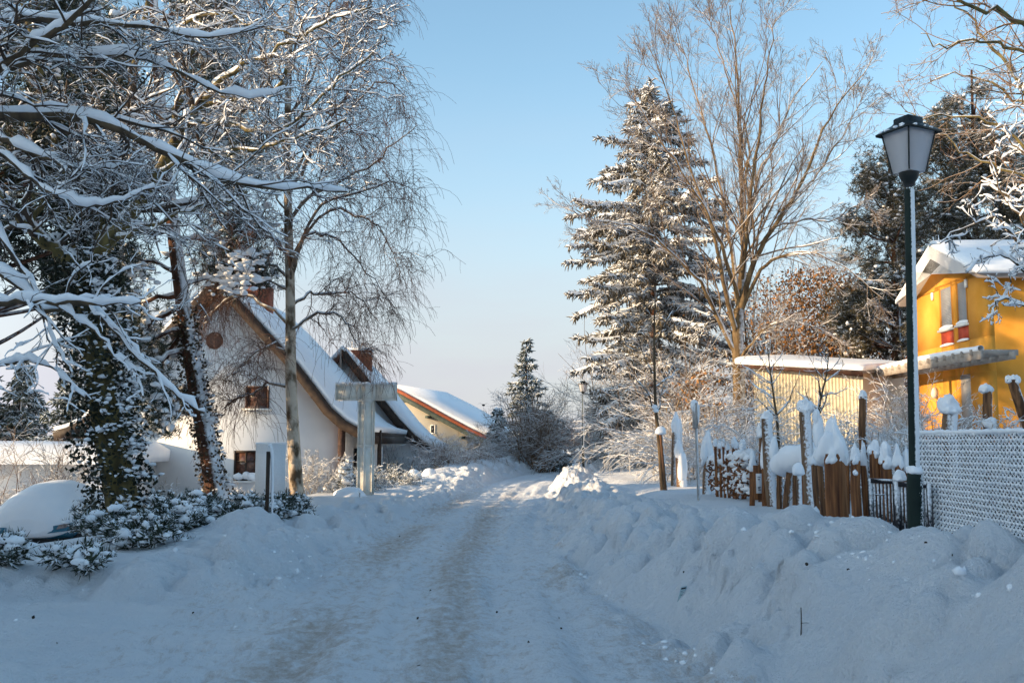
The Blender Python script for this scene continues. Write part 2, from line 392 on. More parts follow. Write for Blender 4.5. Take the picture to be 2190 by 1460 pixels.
# thin high winter cloud low over the horizon
tc = N.new('ShaderNodeTexCoord'); mp = N.new('ShaderNodeMapping'); mp.inputs['Scale'].default_value = (1.2, 1.2, 5.5); L.new(tc.outputs['Generated'], mp.inputs[0])
nz = N.new('ShaderNodeTexNoise'); nz.inputs['Scale'].default_value = 1.7; nz.inputs['Detail'].default_value = 5; nz.inputs['Roughness'].default_value = .55; L.new(mp.outputs[0], nz.inputs['Vector'])
sx = N.new('ShaderNodeSeparateXYZ'); L.new(tc.outputs['Generated'], sx.inputs[0])
mr = N.new('ShaderNodeMapRange'); mr.inputs['From Min'].default_value = .50; mr.inputs['From Max'].default_value = .0; mr.interpolation_type = 'SMOOTHSTEP'; L.new(sx.outputs['Z'], mr.inputs['Value'])
ad = N.new('ShaderNodeMath'); ad.operation = 'MULTIPLY_ADD'; ad.inputs[1].default_value = .9; ad.inputs[2].default_value = -.45; L.new(nz.outputs[0], ad.inputs[0])
ad2 = N.new('ShaderNodeMath'); ad2.operation = 'ADD'; L.new(ad.outputs[0], ad2.inputs[0]); L.new(mr.outputs[0], ad2.inputs[1])
m2 = N.new('ShaderNodeMath'); m2.operation = 'MULTIPLY'; m2.use_clamp = True; L.new(ad2.outputs[0], m2.inputs[0]); L.new(mr.outputs[0], m2.inputs[1])
m3 = N.new('ShaderNodeMath'); m3.operation = 'MULTIPLY'; m3.inputs[1].default_value = 1.0; L.new(m2.outputs[0], m3.inputs[0])
mx = N.new('ShaderNodeMix'); mx.data_type = 'RGBA'; L.new(m3.outputs[0], mx.inputs[0])
mu = N.new('ShaderNodeMix'); mu.data_type = 'RGBA'; mu.blend_type = 'MULTIPLY'; mu.inputs[0].default_value = 1; mu.inputs[7].default_value = (1.12, 1.24, 1.18, 1); L.new(sk.outputs[0], mu.inputs[6])
L.new(mu.outputs[2], mx.inputs[6]); mx.inputs[7].default_value = (2.42, 2.42, 2.68, 1)
# the veil of cloud glows towards the sun
dt = N.new('ShaderNodeVectorMath'); dt.operation = 'DOT_PRODUCT'; L.new(tc.outputs['Generated'], dt.inputs[0]); dt.inputs[1].default_value = (SUN[0] * math.cos(SUN_EL), SUN[1] * math.cos(SUN_EL), math.sin(SUN_EL))
gm_ = N.new('ShaderNodeMapRange'); gm_.inputs['From Min'].default_value = .05; gm_.inputs['From Max'].default_value = 1.0; gm_.inputs['To Min'].default_value = 1.0; gm_.inputs['To Max'].default_value = 3.2; gm_.interpolation_type = 'SMOOTHSTEP'; L.new(dt.outputs['Value'], gm_.inputs['Value'])
vc = N.new('ShaderNodeVectorMath'); vc.operation = 'SCALE'; vc.inputs[0].default_value = (2.42, 2.42, 2.68); L.new(gm_.outputs[0], vc.inputs['Scale']); L.new(vc.outputs[0], mx.inputs[7])
L.new(mx.outputs[2], bg.inputs[0]); bg.inputs[1].default_value = .15
sd = bpy.data.lights.new('sun', 'SUN'); so = bpy.data.objects.new('sun', sd); COL.objects.link(so)
sd.energy = 4.5; sd.angle = rad(.6); sd.color = (1.0, .72, .42)
from mathutils import Vector
ts = Vector((SUN[0] * math.cos(SUN_EL), SUN[1] * math.cos(SUN_EL), math.sin(SUN_EL)))
so.rotation_euler = ts.to_track_quat('Z', 'Y').to_euler()
scn.view_settings.view_transform = 'Standard'; scn.view_settings.look = 'None'; scn.view_settings.gamma = 1; scn.view_settings.exposure = 0.92
try:
    scn.view_settings.use_curve_mapping = False
except Exception: pass
scn.cycles.use_denoising = True
scn.cycles.max_bounces = 5; scn.cycles.diffuse_bounces = 3; scn.cycles.transparent_max_bounces = 6
scn.cycles.use_adaptive_sampling = True; scn.cycles.adaptive_threshold = .02

# ------------------------------------------------------------------ the ground
YR = [0, 3, 5, 6.6, 8.2, 10.1, 13.2, 20, 29, 35, 42, 50, 60, 75, 400]
RE = [4.2, 2.6, 1.75, 1.34, 1.14, .92, .66, .66, 1.0, 1.25, 2.0, 3.6, 6.5, 12, 160]
LE = [-2.6, -2.6, -2.6, -2.6, -2.5, -2.45, -2.4, -2.1, -1.45, -1.1, -.4, 1.0, 3.4, 8.5, 150]
def redge(y): return np.interp(y, YR, RE)
def ledge(y): return np.interp(y, YR, LE)
def hbank(y): return np.interp(y, [2, 5, 7, 8.7, 13.8, 20, 26, 35, 50, 80], [.86, .88, .88, .74, .48, .40, .42, .42, .42, .35])
def wbank(y): return np.interp(y, [3, 7, 14, 30], [1.3, 1.22, 1.0, .75])
def verge(y): return np.interp(y, [3, 8, 12, 20, 30, 40, 60], [.78, .74, .64, .52, .40, .30, .2])
def ground_z(x, y, detail=False):
    x = np.asarray(x, float); y = np.asarray(y, float)
    s = x - redge(y); wb = wbank(y); hb = hbank(y); zv = verge(y) - .18 * sstep(3.4, 2.0, x) * sstep(6.5, 9.5, y)
    t = s / wb
    rise = hb * sstep(-.05, 1.0, t) ** .8
    fall = zv + (hb - zv) * (1 - sstep(1.1, 2.1, t))
    zr = np.where(t < 1.1, rise, fall)
    zr = zr + sstep(3.5, 11, x) * .75 * sstep(8, 18, y) * (x > 0)
    # left side: low plough bank, side road, sinking gardens
    q = ledge(y) - x
    side = sstep(10.6, 9.6, y + .055 * (x + 2.4) + .25 * sstep(-3.0, -2.2, x))           # 1 on the side road that leaves to the left
    yb = y + .06 * (x + 2.4) - 9.9                                                # distance behind the side road's far edge
    crest = np.minimum(np.interp(q, [-.2, .15, .6, 1.1, 2], [0, .10, .30, .32, .24]), np.interp(yb, [-.2, .5, 1.0, 1.5, 2.4, 3.4], [0, .2, .34, .36, .28, .24]))
    low = -.27 * np.clip(q - 3.3, 0, 99) * sstep(11.6, 17, y)
    low = np.maximum(low, -1.02)
    zl = crest * (1 - side) + low
    far = sstep(30, 44, y)
    zl = zl + far * (.5 * np.exp(-((q - 1.6) / 1.2) ** 2)) * sstep(75, 60, y)
    dune = .22 * np.exp(-(((x + 3.6) / 1.0) ** 2 + ((y - 13.4) / 1.1) ** 2))
    z = np.where(s > -.08, zr, np.where(q > -.2, zl + dune, 0.0))
    z = z * 1.0
    hill = sstep(150, 420, y) * 6
    z = z + hill - sstep(55, 120, y) * 1.2
    if not detail: return z
    inb = sstep(-.1, .25, s) * sstep(2.6, 1.6, t) * sstep(90, 50, y)                # the rough right bank
    inl = (sstep(-.2, .2, q) * sstep(2.0, .9, np.minimum(q, yb + .6)) * (1 - side)) * sstep(70, 40, y)
    face = sstep(0, .3, t) * sstep(1.05, .7, t)
    z = z + inb * (-.11 + .20 * fbm(x * 1.1, y * 1.1, 5, 2) + .34 * lumps(x * 2.6, y * 2.6, 1) * sstep(-.12, .2, vnoise(x * .9, y * .9, 8) + .30 * (t > .55)) + .17 * lumps(x * 5.6, y * 5.6, 4) * sstep(-.25, .2, vnoise(x * 1.7, y * 1.7, 17)) + .03 * fbm(x * 14, y * 14, 2, 6))
    z = z - inb * .10 * np.clip(vnoise(x * 1.3 + y * .5, y * 3.2, 12), 0, 1)
    z = z + inl * (-.10 + .11 * fbm(x * 1.3, y * 1.3, 4, 5) + .34 * lumps(x * 2.0, y * 2.0, 3) * sstep(-.15, .2, vnoise(x * .8, y * .8, 18)) + .12 * lumps(x * 5.2, y * 5.2, 7) + .014 * fbm(x * 16, y * 16, 2, 9))
    # footing crumbs that rolled onto the road
    foot = sstep(-.5, -.05, s) * sstep(.2, 0, s) * sstep(40, 25, y) + sstep(-.9, -.2, q) * sstep(.1, -.1, q) * .4 * (1 - side)
    z = z + foot * .075 * lumps(x * 5, y * 5, 11) * (vnoise(x * 1.1, y * 1.1, 14) > .02)
    soft = sstep(2.4, 3.2, t) + sstep(1.6, 2.6, q)
    z = z + soft * (.06 * fbm(x * .6, y * .6, 3, 21) + .012 * fbm(x * 4, y * 4, 2, 22)) * sstep(60, 30, y)
    # packed road: ruts along it, and curving ruts on the side road
    road = (1 - sstep(-.1, .25, s)) * (1 - sstep(-.2, .2, q) * (1 - side))
    c = x - (redge(y) + ledge(y)) / 2
    rut = .010 * fbm(x * 3, y * 3, 3, 39) + .012 * np.sin(c * 9 + 1.6 * vnoise(c * 1.5, y * .12, 31)) + .016 * vnoise(c * 5, y * .35, 32) + .010 * fbm(x * 9, y * 9, 3, 33)
    cs = y - 1.0 - .10 * (x + 1) ** 2 * (x < -1) * .3
    ruts = .20 * vnoise(x * .3, cs * 2.4, 34) + .12 * vnoise(x * .5, cs * 5.5, 35) + .022 * fbm(x * 9, y * 9, 3, 36) + .03 * vnoise(x * 1.6, y * 1.6, 37)
    k = sstep(-1.2, -2.6, x) * sstep(11, 9.5, y)
    rut = rut + .07 * vnoise(c * 2.4, y * .16, 42) + .045 * vnoise(c * 7, y * .3, 44) + .04 * fbm(x * 5, y * 5, 3, 43)
    z = z + road * (rut * (1 - k) + ruts * k) * sstep(60, 30, y)
    comb = sstep(-.35, .0, s) * sstep(.55, .1, s) * sstep(12, 9, y)          # combed ridges left by the plough blade
    z = z + comb * .016 * np.sin((y * 22 + x * 9)) * (.4 + vnoise(x * 2, y * 2, 41) * 1.2)
    lump = .12 * np.exp(-(((x - 2.95) / .15) ** 2 + ((y - 6.25) / .17) ** 2) ** 1.3)
    lump2 = .16 * np.exp(-(((x + 3.45) / .28) ** 2 + ((y - 6.7) / .2) ** 2))
    return z + lump + lump2

def axis(parts):
    out = [parts[0][0]]
    for a, b, s0, s1 in parts:
        x = a; n = 0
        while x < b - 1e-6:
            u = (x - a) / (b - a); x += s0 * (s1 / s0) ** u; out.append(min(x, b))
    return np.unique(np.round(out, 4))
gx = axis([(-400, -60, 60, 6), (-60, -20, 6, .7), (-20, -8, .6, .09), (-8, 6, .04, .04), (6, 16, .05, .35), (16, 60, .4, 6), (60, 400, 6, 60)])
gy = axis([(-60, 3, 8, .4), (3, 4.5, .05, .035), (4.5, 12, .032, .04), (12, 30, .04, .13), (30, 80, .13, .8), (80, 700, 1, 40)])
XX, YY = np.meshgrid(gx, gy)
ZZ = ground_z(XX, YY, True)
gm = MB(); nx, ny = len(gx), len(gy)
ii = np.arange(ny - 1)[:, None] * nx + np.arange(nx - 1)[None]
gm.add(np.stack([XX, YY, ZZ], -1).reshape(-1, 3), np.stack([ii, ii + 1, ii + nx + 1, ii + nx], -1).reshape(-1, 4))
def ground_mat():
    m = bpy.data.materials.new('packed_snow'); m.use_nodes = True; nt = m.node_tree; N = nt.nodes; L = nt.links; b = N['Principled BSDF']
    b.inputs['Roughness'].default_value = .7; sock(b, 'Specular IOR Level', 'Specular').default_value = .3
    tc = N.new('ShaderNodeTexCoord'); at = N.new('ShaderNodeAttribute'); at.attribute_name = 'grit'
    def noise(sc, det, vec=None, ro=.6):
        n = N.new('ShaderNodeTexNoise'); n.inputs['Scale'].default_value = sc; n.inputs['Detail'].default_value = det; n.inputs['Roughness'].default_value = ro
        L.new(vec or tc.outputs['Object'], n.inputs['Vector']); return n.outputs[0]
    mp = N.new('ShaderNodeMapping'); mp.inputs['Scale'].default_value = (1.3, .75, 1); mp.inputs['Rotation'].default_value = (0, 0, rad(-8)); L.new(tc.outputs['Object'], mp.inputs[0])
    base = N.new('ShaderNodeValToRGB'); base.color_ramp.elements[0].position = .3; base.color_ramp.elements[1].position = .7
    base.color_ramp.elements[0].color = (.79, .825, .875, 1); base.color_ramp.elements[1].color = (.87, .885, .91, 1); L.new(noise(1.3, 6), base.inputs[0])
    # sand and leaf grit pressed into the wheel lines
    fine = noise(7, 12, mp.outputs[0], .8)
    s1 = N.new('ShaderNodeMath'); s1.operation = 'MULTIPLY_ADD'; s1.inputs[1].default_value = .5; L.new(at.outputs['Fac'], s1.inputs[0]); L.new(fine, s1.inputs[2])
    r1 = N.new('ShaderNodeMapRange'); r1.inputs['From Min'].default_value = .60; r1.inputs['From Max'].default_value = .84; r1.inputs['To Max'].default_value = .66; L.new(s1.outputs[0], r1.inputs['Value'])
    mx = N.new('ShaderNodeMix'); mx.data_type = 'RGBA'; L.new(r1.outputs[0], mx.inputs[0]); L.new(base.outputs[0], mx.inputs[6]); mx.inputs[7].default_value = (.36, .22, .11, 1)
    # single dark crumbs
    vo = N.new('ShaderNodeTexVoronoi'); vo.inputs['Scale'].default_value = 2.1; L.new(tc.outputs['Object'], vo.inputs['Vector'])
    lt = N.new('ShaderNodeMath'); lt.operation = 'LESS_THAN'; lt.inputs[1].default_value = .028; L.new(vo.outputs['Distance'], lt.inputs[0])
    m2 = N.new('ShaderNodeMix'); m2.data_type = 'RGBA'; L.new(lt.outputs[0], m2.inputs[0]); L.new(mx.outputs[2], m2.inputs[6]); m2.inputs[7].default_value = (.06, .045, .035, 1)
    L.new(m2.outputs[2], b.inputs['Base Color'])
    ms = N.new('ShaderNodeMath'); ms.operation = 'MULTIPLY_ADD'; ms.inputs[1].default_value = .45; L.new(noise(4, 5), ms.inputs[0]); L.new(noise(13, 6, None, .7), ms.inputs[2])
    bp = N.new('ShaderNodeBump'); bp.inputs['Strength'].default_value = .9; bp.inputs['Distance'].default_value = .12; L.new(ms.outputs[0], bp.inputs['Height']); L.new(bp.outputs[0], b.inputs['Normal'])
    return m
ground = gm.build('ground', ground_mat())
cc = XX - (redge(YY) + ledge(YY)) / 2
def line(c0, w, s): return np.exp(-((cc - c0 - .25 * vnoise(XX * 0 + 3.3, YY * .25, s)) / w) ** 2) * sstep(-.25, .35, vnoise(XX * .9, YY * .5, s + 2) + .36)
s_ = XX - redge(YY)
grit = .33 * line(-.95, .38, 51) + .33 * line(.12, .32, 55) + .38 * np.exp(-((s_ + .22) / .3) ** 2) * sstep(-.2, .3, vnoise(XX * .8, YY * .6, 58) + .2) * sstep(16, 9, YY)
road = (s_ < .15) * (XX > -3.2 + 0 * YY) * (YY > 2)
grit = (grit + .17 * road) * road * sstep(45, 22, YY)
grit = np.clip(grit - .5 * (ZZ > .12), 0, 1) + 0.05 * ((s_ > 0) & (s_ < 1.6)) * np.clip(vnoise(XX * 3, YY * 3, 61) * 4, 0, 1)
a_ = ground.data.attributes.new('grit', 'FLOAT', 'POINT'); a_.data.foreach_set('value', grit.astype(np.float32).ravel())
tag(ground, 'snowy road with ploughed banks and white gardens', kind='structure')
# clods of ploughed snow lying on the banks and rolled to their feet
def clods(n, xs, ys, keep, s0, s1):
    x = R.uniform(*xs, n); y = ys[0] * (ys[1] / ys[0]) ** R.random(n); k = keep(x, y); x, y = x[k], y[k]
    z = ground_z(x, y, True); s = s0 * (s1 / s0) ** (R.random(len(x)) ** 2.2)
    return np.stack([x, y, z - s * .4], 1), s
cl = MB()
for n, xs, ys, kp, s0, s1 in ((16000, (.3, 4.6), (3.5, 34), lambda x, y: (lambda t: (t > -.25) & (t < 1.9) & (R.random(len(x)) < np.clip(-.22 + .8 * vnoise(x * .9, y * .9, 81) + .36 * (t > .8) + .5 * np.exp(-((t - .02) / .10) ** 2), 0, .75)))((x - redge(y)) / wbank(y)), .009, .036),
                              (8000, (-9, -1.6), (8.2, 34), lambda x, y: (np.abs(ground_z(x, y) - .22) < .24) & (R.random(len(x)) < np.clip(.06 + 1.4 * vnoise(x * .8, y * .8, 84), 0, .6)) & ((ledge(y) - x < 1.5) | (y < 12.3)), .009, .036)):
    C, s = clods(n, xs, ys, kp, s0, s1); cl.add(*blobs(C, s[:, None] * np.array([1.15, 1.0, .8]), 1, .13))
M['clod'] = mat('clod', (.80, .83, .875), (.87, .885, .91), 6, .75, .3, 30)
tag(cl.build('snow_clods', M['clod']), 'loose clods of ploughed snow on the banks', kind='stuff')
def gz(x, y): return float(ground_z(x, y))
# ================================================================== houses
def strip(mb, prof, o0, o1, y0, y1, m=0):
    """slab following a profile of (x, z) points, between normal offsets o0 and o1, from y0 to y1"""
    p = np.asarray(prof, float); t = np.gradient(p, axis=0); t = t / np.linalg.norm(t, axis=1)[:, None]
    n = np.stack([-t[:, 1], t[:, 0]], 1); n *= np.sign(n[:, 1:2] + 1e-9)
    a = p + n * o0; b = p + n * (o1 if np.ndim(o1) == 0 else np.asarray(o1)[:, None])
    k = len(p); ring = []
    for y in (y0, y1):
        ring.append(np.array([(a[i, 0], y, a[i, 1]) for i in range(k)] + [(b[i, 0], y, b[i, 1]) for i in range(k)]))
    V = np.vstack(ring); q = 2 * k; F = []
    for i in range(k - 1):
        F += [(i, i + 1, q + i + 1, q + i), (k + i + 1, k + i, q + k + i, q + k + i + 1), (i, k + i, k + i + 1, i + 1), (q + i, q + i + 1, q + k + i + 1, q + k + i)]
    F += [(0, q, q + k, k), (k - 1, 2 * k - 1, q + 2 * k - 1, q + k - 1)]
    mb.add(V, F, m); return mb
def prism(mb, prof, y0, y1, m=0):
    k = len(prof); V = [(x, y, z) for y in (y0, y1) for x, z in prof]
    F = [tuple(range(k)), tuple(range(2 * k - 1, k - 1, -1))] + [(i, k + i, k + (i + 1) % k, (i + 1) % k) for i in range(k)]
    return mb.poly(V, F, m)
def xz(px, py, d): q = W(px, py, d); return (q[0], q[2])
def pts(lst, d): return [xz(a, b, d) for a, b in lst]
def window(parent, x0, x1, z0, z1, y, fm, gm_, fw=.07, bars=0, sill=True, cross=False):
    f = MB()
    f.box((x0, y - .06, z0), (x0 + fw, y, z1)).box((x1 - fw, y - .06, z0), (x1, y, z1)).box((x0 + fw, y - .06, z1 - fw), (x1 - fw, y, z1)).box((x0 + fw, y - .06, z0), (x1 - fw, y, z0 + fw))
    for i in range(bars):
        xm = x0 + (x1 - x0) * (i + 1) / (bars + 1); f.box((xm - .03, y - .05, z0 + fw), (xm + .03, y - .004, z1 - fw))
    if cross: f.box((x0 + fw, y - .045, z0 + (z1 - z0) * .62), (x1 - fw, y - .006, z0 + (z1 - z0) * .62 + .05))
    fo = f.build('window', M[fm], parent, False)
    p_ = MB().box((x0 + fw, y - .025, z0 + fw), (x1 - fw, y - .008, z1 - fw)).build('pane', M[gm_], None, False)
    p_.parent = fo; p_.location = -np.array(parent.location); 
    if sill:
        s_ = MB().box((x0 - .1, y - .2, z0 - .07), (x1 + .1, y + .0, z0 - .005)).build('sill', M['white_paint'], None, False); s_.parent = fo; s_.location = -np.array(parent.location)
    return fo
def mesh_child(mb, name, m, part, root, smooth=False):
    """a sub-part: built in world space, hung under a part of root"""
    o = mb.build(name, m, None, smooth); o.parent = part; o.location = -np.array(root.location); return o

# ---- white house with the steep bell-cast roof
D1 = 38.0
h1 = thing('white_house', (-11, D1, -.9), 'white gabled house with dark curved roof edge and round gable window behind the birch', 'house')
rake = pts([(475, 618), (520, 668), (575, 728), (632, 790), (672, 842), (702, 882), (735, 912), (768, 930), (800, 938)], D1)
xp = rake[0][0]
rake_l = [(2 * xp - x, z) for x, z in rake]
prof = rake_l[::-1] + rake[1:]
wallp = [(2 * xp - rake[6][0] - .0, -1.6)] + [(x + (-.0), z - .12) for x, z in prof[2:-2]] + [(rake[6][0], -1.6)]
prism(MB(), wallp, D1, D1 + 10.6).build('wall', M['wall_white'], h1, False)
strip(MB(), prof, .0, .26, D1 - .55, D1 + 11).build('roof', M['wood_dark'], h1, False)
sr = R.uniform(.42, .5, len(prof))
rf_snow = strip(MB(), prof, .265, .46, D1 - .45, D1 + 11.05).build('roof_snow', M['snow_soft'], h1, True)
strip(MB(), rake, -.10, .27, D1 - .62, D1 - .56).build('bargeboard', M['wood_dark'], h1, False)
strip(MB(), rake_l, -.14, .30, D1 - .62, D1 - .56).build('bargeboard', M['wood_dark'], h1, False)
# eave of the porch with icicles
ex, ez = rake[-1]
eb = MB().box((ex - .06, D1 - .4, ez - .2), (ex + .06, D1 + 11, ez + .12)).build('eave_board', M['wood_dark'], h1, False)
ic = MB()
ys = np.linspace(D1 + .3, D1 + 10.8, 105); dl = np.where(np.arange(105) % 4 == 2, R.uniform(.05, .34, 105), .015)
ic.loft([[(ex - .02, y, ez - .19), (ex + .02, y, ez - .19), (ex + .004, y, ez - .2 - l), (ex - .004, y, ez - .2 - l)] for y, l in zip(ys, dl)])
mesh_child(ic, 'icicles', M['frost_glass'], eb, h1)
x0, z0 = xz(525, 873, D1); x1, z1 = xz(577, 825, D1); window(h1, x0, x1, z0, z1, D1, 'wood_barge', 'glass_brown')
x0, z0 = xz(350, 876, D1); x1, z1 = xz(432, 829, D1); window(h1, x0, x1, z0, z1, D1, 'wood_dark', 'glass_dark', bars=1)
x0, z0 = xz(500, 1027, D1); x1, z1 = xz(552, 963, D1); wq = window(h1, x0, x1, z0, z1, D1, 'wood_dark', 'glass_brown', bars=1, cross=True)
V, F = blobs([((x0 + x1) / 2 + dx, D1 - .12, z0 + .1 + dz) for dx, dz in ((-.25, .05), (.05, .1), (.3, .05), (.5, 0))], (.24, .13, .14), 2, .1)
wb = MB().add(V, F).build('window_box', M['snow_soft'], h1)
cx, cz = xz(459, 728, D1)
rw = MB().tube([(cx, D1 - .03, cz), (cx, D1 + .02, cz)], .33, 20).build('round_window', M['wood_barge'], h1, False)
mesh_child(MB().tube([(cx, D1 - .045, cz), (cx, D1 - .03, cz)], .25, 20), 'pane', M['glass_brown'], rw, h1)
# porch: brick pier, recessed wall with slim windows, outer post
x0, z0 = xz(724, 1048, D1); x1, z1 = xz(739, 912, D1)
MB().box((x0, D1 - .3, -1.2), (x1, D1 - .01, z1 + .15)).build('brick_pier', M['brick_dark'], h1, False)
x0, z0 = xz(741, 1048, D1 + 2.5); x1, z1 = xz(812, 920, D1 + 2.5)
MB().box((x0 - .4, D1 + 2.5, -1.2), (x1 + .1, D1 + 2.75, z1 + .1)).build('porch_wall', M['wall_white'], h1, False)
for a, b in ((737, 745), (755, 765)):
    xa, za = xz(a, 1045, D1 + 2.5); xb, zb = xz(b, 958, D1 + 2.5); MB().box((xa, D1 + 2.46, za), (xb, D1 + 2.49, zb)).build('porch_window', M['glass_dark'], h1, False)
x0, z0 = xz(806, 1020, D1 + 1); x1, z1 = xz(815, 925, D1 + 1)
MB().box((x0, D1 + 1, -1.0), (x1, D1 + 1.2, z1 + .1)).build('porch_post', M['wood_dark'], h1, False)
# chimney
cpx, _ = xz(549, 620, D1 + 3); ctop = xz(549, 610, D1 + 3)[1]
ch = MB().box((cpx - .5, D1 + 3, ctop - 2.3), (cpx + .45, D1 + 4.1, ctop)).build('chimney', M['brick'], h1, False)
mesh_child(MB().box((cpx - .56, D1 + 2.94, ctop + .003), (cpx + .51, D1 + 4.16, ctop + .16)), 'chimney_snow', M['snow_soft'], ch, h1)

# ---- second white house
D2 = 50.0
h2 = thing('white_house', (-8.5, D2, -.5), 'second white steep roofed house with red brick chimney and two flue pipes, behind the cross', 'house')
rake = pts([(735, 758), (770, 803), (812, 858), (850, 905), (880, 936), (905, 955), (932, 968)], D2); xp = rake[0][0]
rake_l = [(2 * xp - x, z) for x, z in rake]; prof = rake_l[::-1] + rake[1:]
wallp = [(2 * xp - rake[4][0], -1.2)] + [(x, z - .1) for x, z in prof[1:-1]] + [(rake[5][0] - .15, -1.2)]
prism(MB(), wallp, D2, D2 + 7.6).build('wall', M['wall_white'], h2, False)
strip(MB(), prof, 0, .22, D2 - .5, D2 + 8).build('roof', M['wood_dark'], h2, False)
strip(MB(), prof, .224, .43, D2 - .4, D2 + 8.05).build('roof_snow', M['snow_soft'], h2, True)
strip(MB(), rake, -.12, .26, D2 - .56, D2 - .51).build('bargeboard', M['wood_dark'], h2, False)
strip(MB(), rake_l, -.12, .26, D2 - .56, D2 - .51).build('bargeboard', M['wood_barge'], h2, False)
x0, z0 = xz(741, 800, D2 + 1.5); x1, z1 = xz(791, 749, D2 + 1.5)
ch = MB().box((x0, D2 + 1.5, z0 - .9), (x1, D2 + 2.5, z1)).build('chimney', M['brick'], h2, False)
mesh_child(MB().box((x0 - .05, D2 + 1.45, z1 + .003), (x1 + .05, D2 + 2.55, z1 + .12)), 'chimney_snow', M['snow_soft'], ch, h2)
for px in (754, 775):
    xa, _ = xz(px, 740, D2 + 2); mesh_child(MB().tube([(xa, D2 + 2, z1 + .1), (xa, D2 + 2, z1 + (.5 if px == 754 else .42))], .055 if px == 754 else .03, 8), 'flue', M['metal_grey'], ch, h2)
xg, zg = xz(726, 770, D2); MB().box((xg + .12, D2 - .62, zg - .55), (xg + .2, D2 - .57, zg + .6)).build('gable_spike', M['wood_grey'], h2, False)

# ---- cream house
D3 = 62.0
h3 = thing('cream_house', (-5, D3, -.4), 'cream house with low snowy roof, red tile edge and green eave boards', 'house')
rake = pts([(846, 838), (900, 866), (950, 893), (1000, 919), (1040, 938), (1058, 944)], D3); xp = rake[0][0]
rake_l = [(2 * xp - x, z) for x, z in rake]; prof = rake_l[::-1] + rake[1:]
xr, _ = xz(1011, 1000, D3)
wallp = [(2 * xp - xr, -1.4)] + [(x, z - .1) for x, z in prof if abs(x - xp) < xr - xp - .05]
zi = np.interp(xr, [q[0] for q in rake], [q[1] for q in rake]); wallp = [(2 * xp - xr, -1.4), (2 * xp - xr, zi - .1)] + wallp[1:] + [(xr, zi - .1), (xr, -1.4)]
prism(MB(), wallp, D3, D3 + 9.5).build('wall', M['wall_cream'], h3, False)
strip(MB(), prof, 0, .2, D3 - .4, D3 + 10).build('roof', M['wood_grey'], h3, False)
strip(MB(), prof, .204, .5, D3 - .36, D3 + 10.05).build('roof_snow', M['snow_soft'], h3, True)
strip(MB(), rake, .06, .26, D3 - .48, D3 - .41).build('verge_tiles', M['tile_red'], h3, False)
strip(MB(), rake, -.24, .055, D3 - .46, D3 - .40).build('bargeboard', M['green_trim'], h3, False)
strip(MB(), rake_l, -.24, .25, D3 - .46, D3 - .40).build('bargeboard', M['green_trim'], h3, False)
for px, py in ((925, 890), (1000, 934)):
    xa, za = xz(px, py, D3); MB().box((xa - .35, D3 - .4, za - .12), (xa - .05, D3 - .01, za + .04)).build('purlin_end', M['green_trim'], h3, False)
x0, z0 = xz(921, 927, D3); x1, z1 = xz(932, 908, D3); window(h3, x0, x1, z0, z1, D3, 'white_paint', 'glass_dark', sill=False, fw=.05)
xa, za = xz(1034, 945, D3); xb, zb = xz(1012, 960, D3)
MB().tube([(xa, D3 - .2, za), (xa - .1, D3 - .15, za - .25), (xb + .05, D3 - .08, zb), (xb + .05, D3 - .08, -.8)], .055, 8).build('drainpipe', M['metal_grey'], h3)

h3.rotation_euler = (0, 0, rad(-14))
# ---- farther houses
def far_house(name, label, x, y, wd, ln, eave, peak, wallm, rot=0, chim=None, base=-1.6):
    t = thing(name, (x, y, base), label, 'house')
    prof = [(-wd / 2 - .5, eave - .4), (0, peak), (wd / 2 + .5, eave - .4)]
    def put(mb, nm, m, part=None):
        for i, V in enumerate(mb.v):
            c, s = math.cos(rot), math.sin(rot); X = V[:, 0] * c - V[:, 1] * s + x; Y = V[:, 0] * s + V[:, 1] * c + y
            mb.v[i] = np.stack([X, Y, V[:, 2]], 1)
        return mb.build(nm, M[m], t, False) if part is None else mesh_child(mb, nm, M[m], part, t)
    put(prism(MB(), [(-wd / 2, base), (-wd / 2, eave - .1), (0, peak - .1), (wd / 2, eave - .1), (wd / 2, base)], 0, ln), 'wall', wallm)
    r = put(strip(MB(), prof, 0, .15, -.5, ln + .5), 'roof', 'wood_dark')
    put(strip(MB(), prof, .154, .42, -.55, ln + .55), 'snow_cover', 'snow_soft', r)
    for i, xx in enumerate((-wd * .25, wd * .2)):
        put(MB().box((xx - .45, -.05, eave - 1.6), (xx + .45, -.01, eave - .4)), 'window', 'glass_dark')
    if chim is not None:
        put(MB().box((chim - .4, ln * .3, peak - 1), (chim + .4, ln * .3 + .8, peak + .9)), 'chimney', 'brick', r)
    return t
q = W(1080, 1000, 92); far_house('white_house', 'far white house with snowy roof showing behind the cream house and the spruce', q[0] - .7, 92, 4.6, 7, 2.1, 3.1, 'wall_white', .5, base=-2)
q = W(1008, 960, 84); far_house('grey_house', 'distant house roof with small red chimney just above the cream house eave', q[0] + 1.4, 88, 6, 8, 1.7, 3.2, 'wall_cream', 1.2, chim=.6, base=-2)
q = W(1212, 1000, 120); far_house('brown_house', 'distant brown house with snowy roof at the end of the street', q[0] - .8, 120, 4.4, 6, -.9, .1, 'bin_brown', 1.1, base=-3.4)
q = W(1238, 1000, 126); far_house('white_house', 'distant pale house beside the far street lamp pole', q[0] + .2, 128, 3.2, 6, -.2, .3, 'wall_white', .2, base=-3.4)

